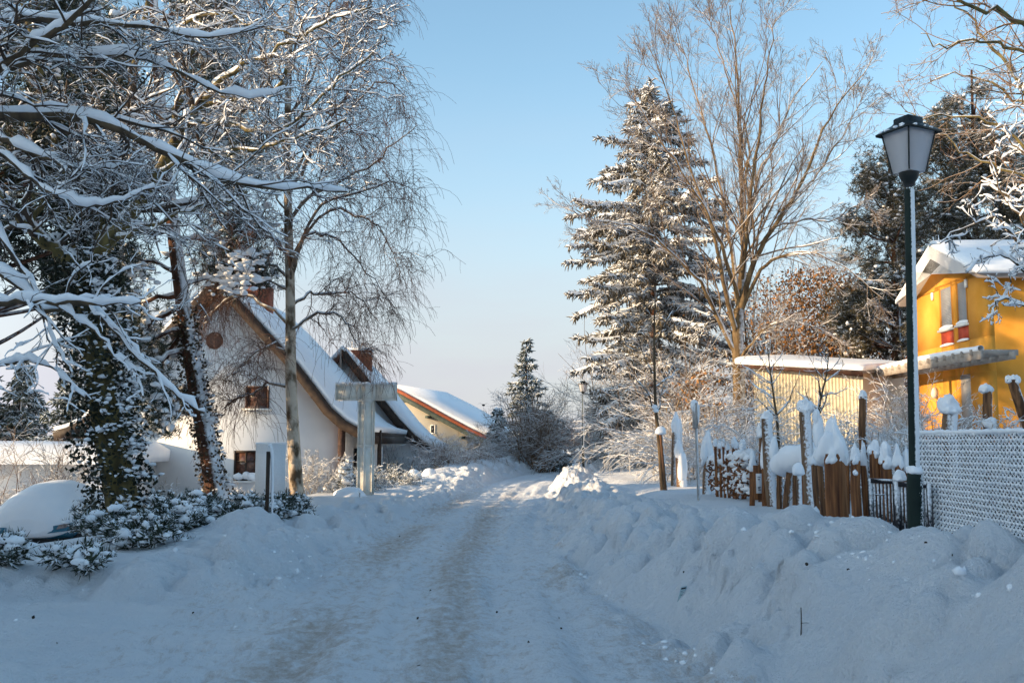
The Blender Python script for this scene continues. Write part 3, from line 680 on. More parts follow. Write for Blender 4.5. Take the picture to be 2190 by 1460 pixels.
# ---- low garage at the far left
D = 33.0
xa, za = xz(138, 1030, D); xl = -22.5
g_ = thing('garage', (-18, D, -1.2), 'low flat garage with thick white snow on its roof, behind the ivy covered tree', 'garage')
zt = xz(100, 992, D)[1]
MB().box((xl, D, -1.8), (xa + 1.2, D + 6, zt)).build('wall', M['wall_white'], g_, False)
V, F = blobs([(0, 0, 0)], (1, 1, 1), 3, 0); 
st = xz(70, 943, D)[1]
MB().loft(np.array([[(xl - .4, y, zt), (xa + 1.7, y, zt), (xa + 1.75, y, zt + (st - zt) * .55 * k), (xa + 1.2, y, zt + (st - zt) * .95 * k), (xl + 2, y, zt + (st - zt) * 1.0 * k), (xl - .4, y, zt + (st - zt) * .9 * k)] for y, k in ((D - .45, .5), (D - .35, .85), (D, 1), (D + 5, 1.03), (D + 6.4, .6))])).build('roof_snow', M['snow_soft'], g_)
xa2, _ = xz(30, 1000, D); 0 and MB().box((xa2 - 1.2, D - .05, -1.1), (xa2 + 1.2, D - .01, zt - .2)).build('garage_door', M['wood_dark'], g_, False)

# ================================================================== yellow house
XC, YC = 13.43, 28.0
DIR = np.array([42 / 2130, 1.0]); DIR /= np.linalg.norm(DIR)      # gable runs along the street
NRM = np.array([-DIR[1], DIR[0]])                                   # towards the street
hy = thing('yellow_house', (XC, YC, 1.0), 'two storey yellow rendered house with snowy roof and red window panels', 'house')
def HY(u, o, z):                                                    # u along the gable, o out towards the street
    return (XC + DIR[0] * u + NRM[0] * o, YC + DIR[1] * u + NRM[1] * o, z)
def hbox(mb, u0, u1, o0, o1, z0, z1, m=0):
    V = [HY(u, o, z) for z in (z0, z1) for u, o in ((u0, o0), (u1, o0), (u1, o1), (u0, o1))]
    return mb.add(V, [(0, 1, 2, 3), (4, 7, 6, 5), (0, 4, 5, 1), (1, 5, 6, 2), (2, 6, 7, 3), (3, 7, 4, 0)], m)
GW = 5.1; EZ = 6.3; PZ = 7.42; BZ = .4; LH = 7.5
def uz(px, py):                                                     # photo pixel -> (u, z) on the gable
    best = None
    a = (px - 1095) / FPX
    # X = a*Y*(k); solve with small fixed point
    Y = 30.0
    for _ in range(20):
        q = W(px, py, Y); u = (Y - YC) / DIR[1]; Xg = XC + DIR[0] * u
        Y = Y * Xg / q[0]
    return (Y - YC) / DIR[1], W(px, py, Y)[2]
holes = []
for l, t_, r, b_ in ((2008, 612, 2035, 705), (2044, 600, 2067, 695)):
    u1, z1 = uz(l, t_); u0, _ = uz(r, t_); _, z0 = uz((l + r) / 2, b_ + 36); holes.append((u0, u1, z0, z1))
u1, z1 = uz(2052, 802); u0, _ = uz(2075, 802); door = (u0, u1, 1.3, z1)
allh = holes + [door]
us = sorted({0, GW} | {h[0] for h in allh} | {h[1] for h in allh}); zs = sorted({BZ, EZ} | {h[2] for h in allh} | {h[3] for h in allh})
wl = MB()
for i in range(len(us) - 1):
    for j in range(len(zs) - 1):
        um, zm = (us[i] + us[i + 1]) / 2, (zs[j] + zs[j + 1]) / 2
        if any(h[0] < um < h[1] and h[2] < zm < h[3] for h in allh): continue
        hbox(wl, us[i], us[i + 1], -.22, 0, zs[j], zs[j + 1])
V = [HY(u, o, z) for o in (0, -.22) for u, z in ((0, EZ), (GW, EZ), (GW / 2, PZ))]
wl.poly(V, [(0, 2, 1), (3, 4, 5), (0, 3, 5, 2), (1, 2, 5, 4), (0, 1, 4, 3)])
hbox(wl, 0, .25, -LH, -.22, BZ, EZ); hbox(wl, GW - .25, GW, -LH, -.22, BZ, EZ)
hbox(wl, .25, GW - .25, -LH, -LH + .2, BZ, EZ)
wl.build('wall', M['wall_yellow'], hy, False)
for (u0, u1, z0, z1) in holes:
    zp = z0 + (z1 - z0) * .27
    fr = MB(); 
    hbox(fr, u0, u0 + .06, -.08, .012, zp, z1); hbox(fr, u1 - .06, u1, -.08, .012, zp, z1); hbox(fr, u0 + .06, u1 - .06, -.08, .012, z1 - .06, z1)
    fo = fr.build('window', M['frame_orange'], hy, False)
    sh = MB()
    nsl = 26
    for k in range(nsl):
        a = zp + .08 + (z1 - .06 - zp - .08) * k / nsl; b = zp + .08 + (z1 - .06 - zp - .08) * (k + .82) / nsl
        hbox(sh, u0 + .06, u1 - .06, -.05, -.015, a, b)
    mesh_child(sh, 'shutter', M['shutter'], fo, hy)
    mesh_child(hbox(MB(), u0 + .06, u1 - .06, -.10, -.085, zp, z1), 'pane', M['glass_dark'], fo, hy)
    sl = hbox(MB(), u0 - .03, u1 + .03, -.2, .1, zp - .06, zp + .0).build('sill', M['white_paint'], hy, False)
    V, F = blobs([HY((u0 + u1) / 2, .0, zp + .05)], (.15, (u1 - u0) * .55, .10), 2, .05); 
    mesh_child(MB().add(*tubes(np.array([curve([HY(u0 - .05, .02, zp + .05), HY((u0 + u1) / 2, .03, zp + .07), HY(u1 + .05, .02, zp + .05)], 8)]), np.array([[.02, .045, .05, .055, .055, .05, .045, .02]]), 8)), 'sill_snow', M['snow_soft'], sl, hy, True)
    pn = hbox(MB(), u0, u1, -.12, -.006, z0 + .05, zp - .065).build('red_panel', M['red_panel'], hy, False)
    mesh_child(MB().add(*tubes(np.array([curve([HY(u0 - .05, .02, z0 + .03), HY((u0 + u1) / 2, .03, z0 + .04), HY(u1 + .05, .02, z0 + .03)], 8)]), np.array([[.015, .035, .04, .045, .045, .04, .035, .015]]), 8)), 'sill_snow', M['snow_soft'], pn, hy, True)
hbox(MB(), door[0], door[1], -.12, -.03, door[2], door[3]).build('door', M['shutter'], hy, False)
# roof: two slopes with overhang
def slope(mb, lo_u, hi_u, lo_z, hi_z, t0, t1, o0, o1, m=0):
    V = []
    for o in (o0, o1):
        for (u, z) in ((lo_u, lo_z + t0), (hi_u, hi_z + t0), (hi_u, hi_z + t1), (lo_u, lo_z + t1)): V.append(HY(u, o, z))
    mb.poly(V, [(0, 1, 2, 3), (7, 6, 5, 4), (0, 4, 5, 1), (1, 5, 6, 2), (2, 6, 7, 3), (3, 7, 4, 0)], m); return mb
k_ = (PZ - EZ) / (GW / 2); ov = .45
rf = MB(); slope(rf, -ov, GW / 2, EZ - ov * k_, PZ, .005, .2, .40, -LH - .4); slope(rf, GW + ov, GW / 2, EZ - ov * k_, PZ, .005, .2, .40, -LH - .4)
rf.build('roof', M['soffit'], hy, False)
sn = []
for o, g in ((.47, .35), (.42, .8), (.25, 1), (-1.5, 1.05), (-3.5, .95), (-5.5, 1.05), (-LH - .35, .9)):
    top = [(-ov - .12, EZ - ov * k_ + .12), (-ov - .08, EZ - ov * k_ + .2 + .12 * g), (GW * .22, EZ + (PZ - EZ) * .45 + .2 + .18 * g), (GW / 2, PZ + .2 + .17 * g), (GW * .78, EZ + (PZ - EZ) * .45 + .2 + .18 * g), (GW + ov + .08, EZ - ov * k_ + .2 + .12 * g), (GW + ov + .12, EZ - ov * k_ + .12)]
    bot = [(GW + ov, EZ - ov * k_ + .203), (GW / 2, PZ + .203), (-ov, EZ - ov * k_ + .203)]
    sn.append([HY(u, o, z) for u, z in top + bot])
MB().loft(np.array(sn)[:, ::-1]).build('roof_snow', M['snow_soft'], hy)
u_, z_ = uz(2006, 880); u2, z2 = uz(2006, 830)
lb = MB().add(*blobs([HY(u_, .08, z2 - .15)], (.1, .12, .22), 2, .03)).build('wall_lamp', M['frost_glass'], hy)
for px, py in ((1996, 634), (2068, 606)):
    a, b = uz(px, py); hbox(MB(), a - .06, a + .06, .0, .06, b - .12, b + .12).build('wall_box', M['white_paint'], hy, False)
# glimpse of the ivy covered light: pergola in front of the gable
pg = thing('pergola', (12.3, 30, 1.0), 'grey wooden pergola with snow on its beams, in front of the yellow house', 'pergola')
def YX(px, X):
    return X * FPX / (px - 1095) * 1.0
XB = 12.2
yA = 25.9; yB = 37.5
zt = W(2114, 743, yA)[2]; zb = zt - .3
bm_ = MB(); bm_.box((XB, yA, zb), (XB + .1, yB, zt - .06)); bm_.build('beam', M['wood_grey'], pg, False)
MB().box((XB + .95, yA + .2, zb + .02), (XB + 1.05, yB, zt - .08)).build('wall_plate', M['wood_grey'], pg, False)
for i, y in enumerate(np.arange(yA + .35, yB, .55)):
    MB().box((XB - .06, y, zt - .17), (XB + 1.2, y + .08, zt - .02)).build('slat', M['wood_grey'], pg, False)
for y in (30.2, 34.9):
    MB().box((XB - .02, y, .4), (XB + .14, y + .16, zb - .003)).build('post', M['wood_grey'], pg, False)
sp = curve([(XB + .05, yA, zt - .02), (XB + .04, 29, zt + .02), (XB + .05, 33, zt), (XB + .05, yB, zt)], 24, .006)
MB().add(*tubes(sp[None], np.full((1, 24), .085), 8)).build('snow', M['snow_soft'], pg)
# ---- corrugated shed
sh = thing('shed', (10, 35, 1.0), 'cream corrugated metal shed with red fascia and snowy roof, beside the yellow house', 'shed')
A = np.array((8.75, 36.0)); B = np.array((11.65, 33.0)); dv = B - A; Ls = np.linalg.norm(dv); dv = dv / Ls; nv = np.array((dv[1], -dv[0]))  # towards camera/left
if nv[1] > 0: nv = -nv
zA, zB = W(1610, 782, 36.4)[2], W(1857, 797, 33)[2]
n = 440; u = np.linspace(0, Ls, n); wv = .022 * np.sin(u * 2 * PI / .125)
Vt = [(*(A + dv * a + nv * b), zA + (zB - zA) * a / Ls) for a, b in zip(u, wv)]; Vb = [(*(A + dv * a + nv * b), .3) for a, b in zip(u, wv)]
F = [(i, n + i, n + i + 1, i + 1) for i in range(n - 1)]
wl = MB().add(Vb + Vt, np.array(F)[:, [0, 3, 2, 1]])
bk = [A + dv * .0 - nv * 3, A + dv * Ls - nv * 3]
for p, q_, zp, zq in ((A, bk[0], zA, zA + .3), (B, bk[1], zB, zB + .3), (bk[0], bk[1], zA + .3, zB + .3)):
    wl.add([(*p, .3), (*q_, .3), (*q_, zq), (*p, zp)], [(0, 1, 2, 3)])
wl.build('wall', M['corrugated'], sh, True)
def sbox(mb, u0, u1, o0, o1, zo0, zo1):
    V = []
    for zo in (zo0, zo1):
        for a, o in ((u0, o0), (u1, o0), (u1, o1), (u0, o1)):
            p = A + dv * a + nv * o; V.append((*p, zA + (zB - zA) * a / Ls + zo + (-o) * .1))
    return mb.add(V, [(0, 3, 2, 1), (4, 5, 6, 7), (0, 1, 5, 4), (1, 2, 6, 5), (2, 3, 7, 6), (3, 0, 4, 7)])
sbox(MB(), -.3, Ls + .2, -3.2, .45, .0, .08).build('roof', M['wood_grey'], sh, False)
sbox(MB(), -.32, Ls + .22, .455, .5, -.09, .08).build('fascia', M['wood_barge'], sh, False)
rows = []
for o, g in ((.6, .2), (.58, .7), (.4, .95), (0, 1.05), (-1.5, 1), (-3.2, .8)):
    row = []
    for a in np.linspace(-.4, Ls + .3, 16):
        p = A + dv * a + nv * o; row.append((*p, zA + (zB - zA) * a / Ls + .085 + .19 * g * (1 + .25 * vnoise(np.array([a * .9]), np.array([o]), 5)[0]) - o * .1))
    p0 = A + dv * (Ls + .3) + nv * (o - .05); p1 = A + dv * (-.4) + nv * (o - .05)
    row += [(*p0, zB + .085 - o * .1), (*p1, zA + .085 - o * .1)]
    rows.append(row)
MB().loft(np.array(rows)).build('roof_snow', M['snow_soft'], sh)
# ================================================================== trees
def needles(C, n, L, wd, up=.35, D=None):
    """tufts: n needles fanning from every centre"""
    C = np.repeat(C, n, 0); d = R.normal(size=C.shape); d[:, 2] += up
    if D is not None: d += np.repeat(D, n, 0) * 1.2
    d = nrm(d)
    return blades(C + d * R.uniform(0, .05, (len(C), 1)), d, R.uniform(.6, 1.1, len(C)) * L, wd)
def ivy_on(P, Rd, dens, size, mb, snow_mb, ext=.22, snow_n=.18, bias=(.6, -.2, .6), sb=(.035, .085)):
    """ivy leaves wrapped shaggily round stems; snow settled on them"""
    for p, r in zip(P, Rd):
        seg = np.linalg.norm(np.diff(p, axis=0), axis=1); Ltot = seg.sum(); n = int(dens * Ltot * (r.mean() + ext) * 6)
        f = R.random(n) * (len(p) - 1.001); i = f.astype(int); fr = (f - i)[:, None]
        c = p[i] * (1 - fr) + p[i + 1] * fr; rr = r[i] * (1 - fr[:, 0]) + r[i + 1] * fr[:, 0]
        th = R.uniform(0, 2 * PI, n); T = nrm(p[i + 1] - p[i]); a = nrm(np.cross(T, np.array([.3, .2, 1.]) + 0 * T)); b = np.cross(T, a)
        o = a * np.cos(th)[:, None] + b * np.sin(th)[:, None]
        bulge = 1 + .9 * vnoise(f * 1.3 + th * .6, th * 1.1, int(n) % 17)
        rad_ = (rr + ext * R.random(n) ** .8 * bulge)[:, None]
        X = c + o * rad_ + R.normal(size=(n, 3)) * .03
        mb.add(*leaves(X, R.uniform(.7, 1.25, n) * size, asp=.8))
        k = int(n * snow_n); s = o @ nrm(np.array(bias)); pr = np.clip(s + .35, .02, None) * np.clip(vnoise(f * 2.3 + 9, th * 1.4 + f, 77) + .18, .01, 1) ** 1.6; pr /= pr.sum()
        q = R.choice(n, k, p=pr); S = X[q] + o[q] * .03; S[:, 2] += .02
        w_ = R.uniform(sb[0], sb[1], (k, 1)) * (1 + .6 * np.clip(s[q], 0, 1)[:, None]); h_ = k // 2; snow_mb.add(*blobs(S[:h_], w_[:h_] * np.array([.8, .8, .5]), 1, .3)); Vl, Fl = leaves(S[h_:], size * R.uniform(.6, 1.5, k - h_), upbias=2.2, asp=.8); snow_mb.add(Vl, Fl)

# ---- ivy covered forked tree, left
b0 = W(272, 1122, 17); b0[2] = gz(b0[0], b0[1])
ivt = thing('ivy_tree', b0, 'old forked tree wrapped in snowy dark ivy, branches loaded with snow, nearest the parked car', 'tree')
stem = [([(280, 1175, 17), (250, 1010, 17), (222, 870, 17), (203, 740, 17), (190, 640, 17), (184, 560, 17)], .30, .17)]
lim = [([(184, 575, 17), (235, 512, 16.8), (300, 430, 16.6), (335, 368, 16.5), (400, 262, 16.3), (428, 222, 16.2), (470, 212, 16), (560, 213, 15.8), (625, 150, 15.6)], .15, .03),
       ([(184, 575, 17), (125, 535, 16.8), (65, 480, 16.6), (8, 425, 16.5), (-60, 330, 16.4), (-120, 220, 16)], .14, .05),
       ([(300, 430, 16.6), (360, 300, 17), (395, 180, 17.4), (420, 60, 17.6), (460, -60, 18)], .08, .02),
       ([(185, 560, 17), (235, 420, 17.4), (260, 300, 17.8), (290, 130, 18), (325, -30, 18)], .11, .04),
       ([(180, 560, 17), (150, 440, 17.4), (110, 280, 17.6), (80, 120, 17.6), (30, -60, 17.4)], .11, .04),
       ([(428, 222, 16.2), (500, 150, 15.6), (590, 110, 15.2), (690, 55, 15), (790, 10, 14.8)], .045, .012),
       ([(400, 262, 16.3), (520, 270, 15.8), (600, 280, 15.4), (700, 190, 15.2), (800, 108, 15)], .045, .012),
       ([(335, 368, 16.5), (430, 330, 15.8), (540, 320, 15.2), (640, 290, 15), (740, 260, 14.8)], .04, .012),
       ([(235, 512, 16.8), (330, 480, 16), (430, 440, 15.6), (500, 430, 15.4), (570, 460, 15.2)], .04, .01),
       ([(65, 480, 16.6), (120, 380, 16.2), (190, 330, 16), (250, 310, 15.6), (330, 330, 15.4)], .05, .012),
       ([(290, 130, 18), (380, 60, 17), (470, 30, 16.4), (560, 60, 16), (680, 80, 15.6)], .045, .012)]
Pt, Rt = limbs(stem, 20); Pl, Rl = limbs(lim, 22, jit=.03)
mtubes(MB(), [(Pt, Rt), (Pl, Rl)], 9).build('trunk', M['bark_olive'], ivt)
g1 = grow(Pl, Rl, 20, (.22, 1), (.22, .5), (30, 75), 8, up=-.02, wig=.22, rr=.5, flat=.25)
g2 = grow(*g1, 7, (.15, 1), (.3, .6), (30, 70), 6, up=.0, wig=.22, rr=.6, rmin=.007, flat=.3)
g3 = grow(*g2, 5, (.1, 1), (.35, .7), (25, 70), 5, wig=.2, rr=.7, rmin=.005, flat=.3)
cr = MB(); mtubes(cr, [g1], 6); mtubes(cr, [g2], 4); mtubes(cr, [g3], 3); cr.build('crown', M['twig_dark'], ivt)
sn = MB(); mtubes(sn, [snow_on(Pl, Rl, 1.0, .02, .2)], 7); mtubes(sn, [snow_on(*g1, 1.9, .014, .1, gap=.1)], 5); mtubes(sn, [snow_on(*g2, 2, .014, .1, gap=.42)], 4); mtubes(sn, [snow_on(*g3, 1.6, .010, .15, gap=.68)], 3)
iv = MB()
ivy_on(Pt, Rt * .9, 330, .085, iv, sn, ext=.42, snow_n=.26, sb=(.016, .05))
ivy_on(Pl[3:5, :16], Rl[3:5, :16], 190, .085, iv, sn, ext=.3, snow_n=.10, sb=(.02, .05))
ivy_on(Pl[1:2, :14], Rl[1:2, :14] * .5, 40, .09, iv, sn, ext=.12, snow_n=.05)
iv.build('ivy', M['ivy'], ivt); sn.build('snow_clumps', M['snow_soft'], ivt)

# ---- nearer tree, trunk beyond the left edge, branches reaching over
nb = np.array((-6.4, 10.2, 0.)); nb[2] = gz(nb[0], nb[1])
nt_ = thing('overhanging_tree', nb, 'bare tree reaching in over the upper left with thickly snow laden level branches', 'tree')
tk = np.array([curve([nb - (0, 0, .3), nb + (.1, 0, 1.6), nb + (-.1, .1, 3.2), nb + (.05, 0, 5.2), nb + (.3, .1, 8)], 16)]); rk = np.linspace(.22, .09, 16)[None]
lim = [([(-345, 360, 10.2), (-150, 250, 9.8), (0, 246, 9.5), (130, 247, 9.4), (240, 270, 9.4), (320, 312, 9.5), (420, 358, 9.7), (530, 398, 10), (640, 402, 10.3), (745, 407, 10.6)], .075, .010),
       ([(-345, 640, 10.2), (-100, 640, 9.2), (0, 652, 8.9), (110, 643, 8.8), (215, 648, 8.8), (300, 652, 8.7)], .055, .008),
       ([(-200, 560, 9.8), (0, 585, 9.3), (100, 660, 9.2), (190, 650, 9.1), (255, 720, 9.1), (330, 800, 9.1), (385, 850, 9.2), (442, 884, 9.3)], .04, .009),
       ([(-345, 300, 10.2), (-80, 210, 9.4), (0, 145, 9.1), (70, 95, 9), (150, 45, 8.9), (215, -20, 8.8)], .06, .02),
       ([(-80, 210, 9.4), (60, 130, 9.4), (160, 118, 9.4), (260, 118, 9.4), (350, 138, 9.5), (440, 185, 9.7), (530, 207, 9.9), (610, 195, 10)], .035, .007),
       ([(-345, 120, 10.2), (-60, 60, 9.6), (60, 40, 9.4), (180, 50, 9.3), (310, 58, 9.3), (430, 78, 9.4), (560, 60, 9.6)], .05, .008),
       ([(-300, 480, 10), (-100, 330, 9.6), (0, 300, 9.4), (100, 340, 9.3), (180, 365, 9.2), (260, 350, 9.2)], .045, .010),
       ([(-300, 700, 10), (-60, 480, 9.5), (40, 560, 9.3), (90, 660, 9.2), (120, 740, 9.1), (160, 800, 9.1)], .035, .008),
       ([(-345, 800, 10.2), (-120, 780, 9.6), (0, 778, 9.3), (60, 770, 9.2), (120, 790, 9.2), (180, 850, 9.1)], .03, .006),
       ([(-150, 250, 9.8), (20, 340, 9.2), (120, 420, 9), (220, 440, 9), (330, 400, 9)], .035, .008),
       ([(110, 643, 8.8), (190, 700, 8.9), (250, 760, 9), (290, 800, 9.1), (310, 850, 9.1)], .018, .005)]
Pl, Rl = limbs(lim, 22, jit=.012)
mtubes(MB(), [(tk, rk), (Pl, Rl)], 9).build('trunk', M['bark'], nt_)
UPP = [0, 3, 4, 5, 6, 9]; LOW = [1, 2, 7, 8, 10]
g1 = grow(Pl[UPP], Rl[UPP], 13, (.25, 1), (.14, .34), (30, 70), 8, up=-.02, wig=.2, rr=.5, flat=.45)
g1l = grow(Pl[LOW], Rl[LOW], 7, (.3, 1), (.10, .26), (30, 70), 8, up=-.02, wig=.2, rr=.5, flat=.45)
g2l = grow(*g1l, 3, (.2, 1), (.3, .55), (30, 70), 6, wig=.2, rr=.6, rmin=.004, flat=.4)
g2 = grow(*g1, 8, (.15, 1), (.3, .6), (30, 70), 6, wig=.2, rr=.6, rmin=.004, flat=.4)
g3 = grow(*g2, 5, (.1, 1), (.35, .7), (25, 70), 5, wig=.2, rr=.7, rmin=.003, flat=.3)
cr = MB(); mtubes(cr, [g1, g1l], 6); mtubes(cr, [g2, g2l], 4); mtubes(cr, [g3], 3); cr.build('crown', M['twig_dark'], nt_)
sn = MB(); mtubes(sn, [snow_on(Pl, Rl, .9, .055, .1, maxh=.11)], 8); mtubes(sn, [snow_on(*g1, 1.5, .012, .1, maxh=.04, gap=.1), snow_on(*g1l, 1.9, .016, .1, maxh=.05), snow_on(*g2l, 2.2, .01, .1, gap=.2)], 6); mtubes(sn, [snow_on(*g2, 1.5, .007, .1, gap=.4)], 4); mtubes(sn, [snow_on(*g3, 1.4, .004, .15, gap=.65)], 3)
sn.build('snow_clumps', M['snow_soft'], nt_)

# ---- leaning pine with ivy at its foot
pb = W(468, 1090, 23); pb[2] = gz(pb[0], pb[1])
pt = thing('pine_tree', pb, 'leaning pine with red bark, ivy round its lower trunk and snowy needle clumps', 'tree')
stem = [([(475, 1130, 23), (450, 985, 23), (425, 850, 23), (402, 720, 23), (386, 610, 23), (368, 470, 23), (350, 300, 23), (335, 110, 23), (322, -80, 23)], .26, .10)]
Pt, Rt = limbs(stem, 26)
tb = [((402, 700), (330, 720), (270, 760), (230, 760)), ((395, 650), (330, 690), (290, 720), (240, 730)), ((388, 610), (450, 590), (500, 575), (545, 590)), ((384, 590), (330, 560), (270, 560), (230, 600)),
      ((375, 520), (440, 510), (490, 520), (520, 560)), ((372, 500), (300, 500), (250, 520), (210, 560)), ((365, 450), (430, 440), (480, 460), (510, 500)), ((360, 400), (300, 420), (240, 440), (200, 470)),
      ((354, 350), (420, 330), (470, 330), (520, 370)), ((350, 300), (300, 330), (240, 340), (190, 380)), ((346, 250), (420, 220), (470, 240), (500, 280)), ((342, 200), (290, 210), (240, 230), (200, 270)),
      ((338, 150), (390, 110), (430, 100), (460, 130)), ((336, 110), (290, 110), (240, 130), (210, 160)), ((330, 50), (370, 30), (410, 40), (440, 60)), ((330, 40), (280, 30), (230, 50), (190, 80)), ((326, 0), (380, -30), (420, -20), (440, 0)),
      ((398, 690), (360, 760), (345, 810), (340, 860)), ((392, 630), (300, 650), (260, 690), (280, 760)), ((405, 740), (330, 770), (300, 790), (262, 830))]
lim = []
for i, q in enumerate(tb):
    s = R.uniform(-.9, .9); lim.append(([(x, y, 23 + s * k / 1.5) for k, (x, y) in enumerate(q)], .06, .015))
Pl, Rl = limbs(lim, 12, jit=.03)
mtubes(MB(), [(Pt, Rt), (Pl, Rl)], 9).build('trunk', M['pine_bark'], pt)
g1 = grow(Pl, Rl, 6, (.4, 1), (.25, .5), (30, 75), 6, up=.02, wig=.2, rr=.5)
tw = mtubes(MB(), [g1], 4)
keep = np.concatenate([np.arange(0, 17 * 6), np.arange(18 * 6, 19 * 6)])
ends = np.vstack([g1[0][:, 3], g1[0][:, -1], g1[0][:, 4], Pl[:, -1], Pl[:, -3]])
C = np.repeat(ends, 14, 0) + R.normal(size=(len(ends) * 14, 3)) * np.array([.28, .3, .19])
nd = MB().add(*needles(C, 13, .2, .011))
hang = np.array([W(342 + R.normal() * 9 * (1 + k / 60), 835 + k, 22.6 + R.normal() * .12) for k in np.repeat(np.arange(0, 100, 2), 4)])
nd.add(*needles(hang, 13, .16, .010))
tw.build('twig_clumps', M['pine_bark'], pt)
nd.build('needles', M['needle_pine'], pt)
sn = MB(); q = R.choice(len(C), 1900); sn.add(*blobs(C[q] + (0, 0, .07), R.uniform(.04, .12, (1900, 1)) * np.array([1, 1, .6]), 1, .2))
big = np.array([W(x + R.normal() * 22, y + R.normal() * 17, 22.3 + R.normal() * .25) for x, y in np.repeat([(500, 585), (520, 560), (470, 600), (300, 590), (270, 575), (530, 600)], 26, 0)])
sn.add(*blobs(big, R.uniform(.04, .10, (len(big), 1)) * np.array([1.2, 1.2, .6]), 1, .2))
sn.add(*blobs(hang[::3] + (.05, -.05, .05), R.uniform(.04, .09, (len(hang[::3]), 1)), 1, .2))
mtubes(sn, [snow_on(Pl, Rl, 1.2, .02, .2)], 6); mtubes(sn, [snow_on(*g1, 2, .02, .1)], 4)
iv = MB(); k0 = 12; ivy_on(Pt[:, :k0], Rt[:, :k0], 190, .085, iv, sn, ext=.11, snow_n=.13, bias=(1, -.1, .3), sb=(.025, .06))
iv.build('ivy', M['ivy_brown'], pt); sn.build('snow_clumps', M['snow_soft'], pt)

# ---- weeping birch
bb = W(638, 1085, 24); bb[2] = gz(bb[0], bb[1])
bt = thing('birch_tree', bb, 'tall weeping birch with pale scarred trunk and hanging reddish twigs', 'tree')
stem = [([(642, 1110, 24), (634, 1040, 24), (628, 940, 24), (622, 800, 24), (621, 640, 24), (617, 480, 24), (614, 330, 24), (618, 150, 24), (626, 0, 24), (640, -180, 24)], .20, .045)]
Pt, Rt = limbs(stem, 40); Rt[0, :4] *= np.array([1.28, 1.22, 1.12, 1.04])
tb = [((622, 575), (640, 520), (690, 440), (760, 410), (850, 390), (905, 425)), ((618, 470), (650, 430), (720, 390), (790, 360), (840, 310), (895, 265)), ((617, 420), (660, 340), (720, 270), (780, 200), (830, 180), (868, 205)),
      ((616, 380), (670, 300), (720, 240), (760, 160), (790, 150), (830, 170)), ((622, 600), (650, 510), (700, 505), (745, 540), (790, 590), (830, 640)), ((620, 560), (690, 455), (760, 460), (800, 480), (830, 520), (850, 570)),
      ((622, 700), (560, 650), (520, 630), (480, 640), (450, 680), (430, 720)), ((621, 825), (575, 820), (540, 845), (505, 850), (480, 880), (455, 900)), ((618, 540), (575, 505), (530, 500), (490, 520), (470, 560), (450, 600)),
      ((622, 600), (580, 570), (540, 580), (510, 600), (490, 640), (480, 690)), ((622, 655), (660, 625), (700, 630), (740, 625), (780, 650), (815, 690)), ((621, 720), (650, 680), (700, 670), (740, 690), (760, 730), (780, 760)),
      ((615, 330), (580, 260), (540, 200), (500, 180), (460, 200), (430, 240)), ((617, 250), (660, 180), (700, 110), (740, 90), (780, 60), (800, 40)), ((618, 200), (570, 130), (530, 80), (490, 60), (450, 80), (420, 120)),
      ((620, 130), (650, 70), (690, 40), (720, 0), (760, -20), (790, 0)), ((622, 100), (590, 30), (560, -10), (520, -30), (480, -20), (450, 10)), ((615, 400), (570, 350), (530, 330), (490, 340), (470, 380), (450, 420)),
      ((616, 300), (660, 250), (700, 240), (740, 260), (770, 300), (790, 340)), ((622, 770), (590, 740), (560, 745), (530, 770), (505, 800), (500, 830)), ((624, 30), (680, -60), (720, -80), (770, -100), (800, -80), (820, -40))]
lim = []
for i, q in enumerate(tb):
    s = R.uniform(-1.1, 1.1); lim.append(([(x, y, 24 + s * k / 3) for k, (x, y) in enumerate(q)], .055 if i < 3 else .042, .008))
Pl, Rl = limbs(lim, 18, jit=.035)
mtubes(MB(), [(Pt, Rt)], 12).build('trunk', M['birch_bark'], bt)
g0 = grow(Pt, Rt, 16, (.45, .95), (.05, .12), (40, 70), 8, up=.03, wig=.15, rr=.3)
P1 = np.concatenate([Pl, ]); R1 = Rl
g1 = grow(P1, R1, 9, (.2, 1), (.2, .42), (30, 70), 7, up=np.linspace(.05, -.25, 6), wig=.2, rr=.5, rmin=.008)
g1b = grow(*g0, 5, (.3, 1), (.3, .6), (30, 70), 7, up=-.1, wig=.2, rr=.5, rmin=.008)
h1_ = grow(*g1, 15, (.15, 1), absl=(.45, 1.5), ang=(30, 90), K=7, up=np.linspace(-.15, -.7, 6), wig=.13, rr=.6, rmin=.0052)
h2_ = grow(P1, R1, 46, (.3, 1), absl=(.5, 1.8), ang=(40, 90), K=7, up=np.linspace(-.15, -.7, 6), wig=.13, rr=.3, rmin=.0055)
h3_ = grow(*g1b, 8, (.15, 1), absl=(.5, 1.3), ang=(30, 90), K=7, up=np.linspace(-.15, -.6, 6), wig=.13, rr=.6, rmin=.0052)
f1 = grow(*h1_, 2, (.1, .9), absl=(.15, .45), ang=(25, 60), K=4, up=-.2, wig=.15, rr=.8, rmin=.0042)
mtubes(MB(), [(Pl, Rl), g0], 7).build('limbs', M['birch_limb'], bt)
cr = MB(); mtubes(cr, [g1, g1b], 4); mtubes(cr, [h1_, h2_, h3_, f1], 3); cr.build('twigs', M['twig_red'], bt)
sn = MB(); mtubes(sn, [snow_on(Pl, Rl, .9, .008, .3)], 5); mtubes(sn, [snow_on(*g1, 1.3, .006, .3, gap=.5)], 3); sn.build('snow_clumps', M['snow_soft'], bt)

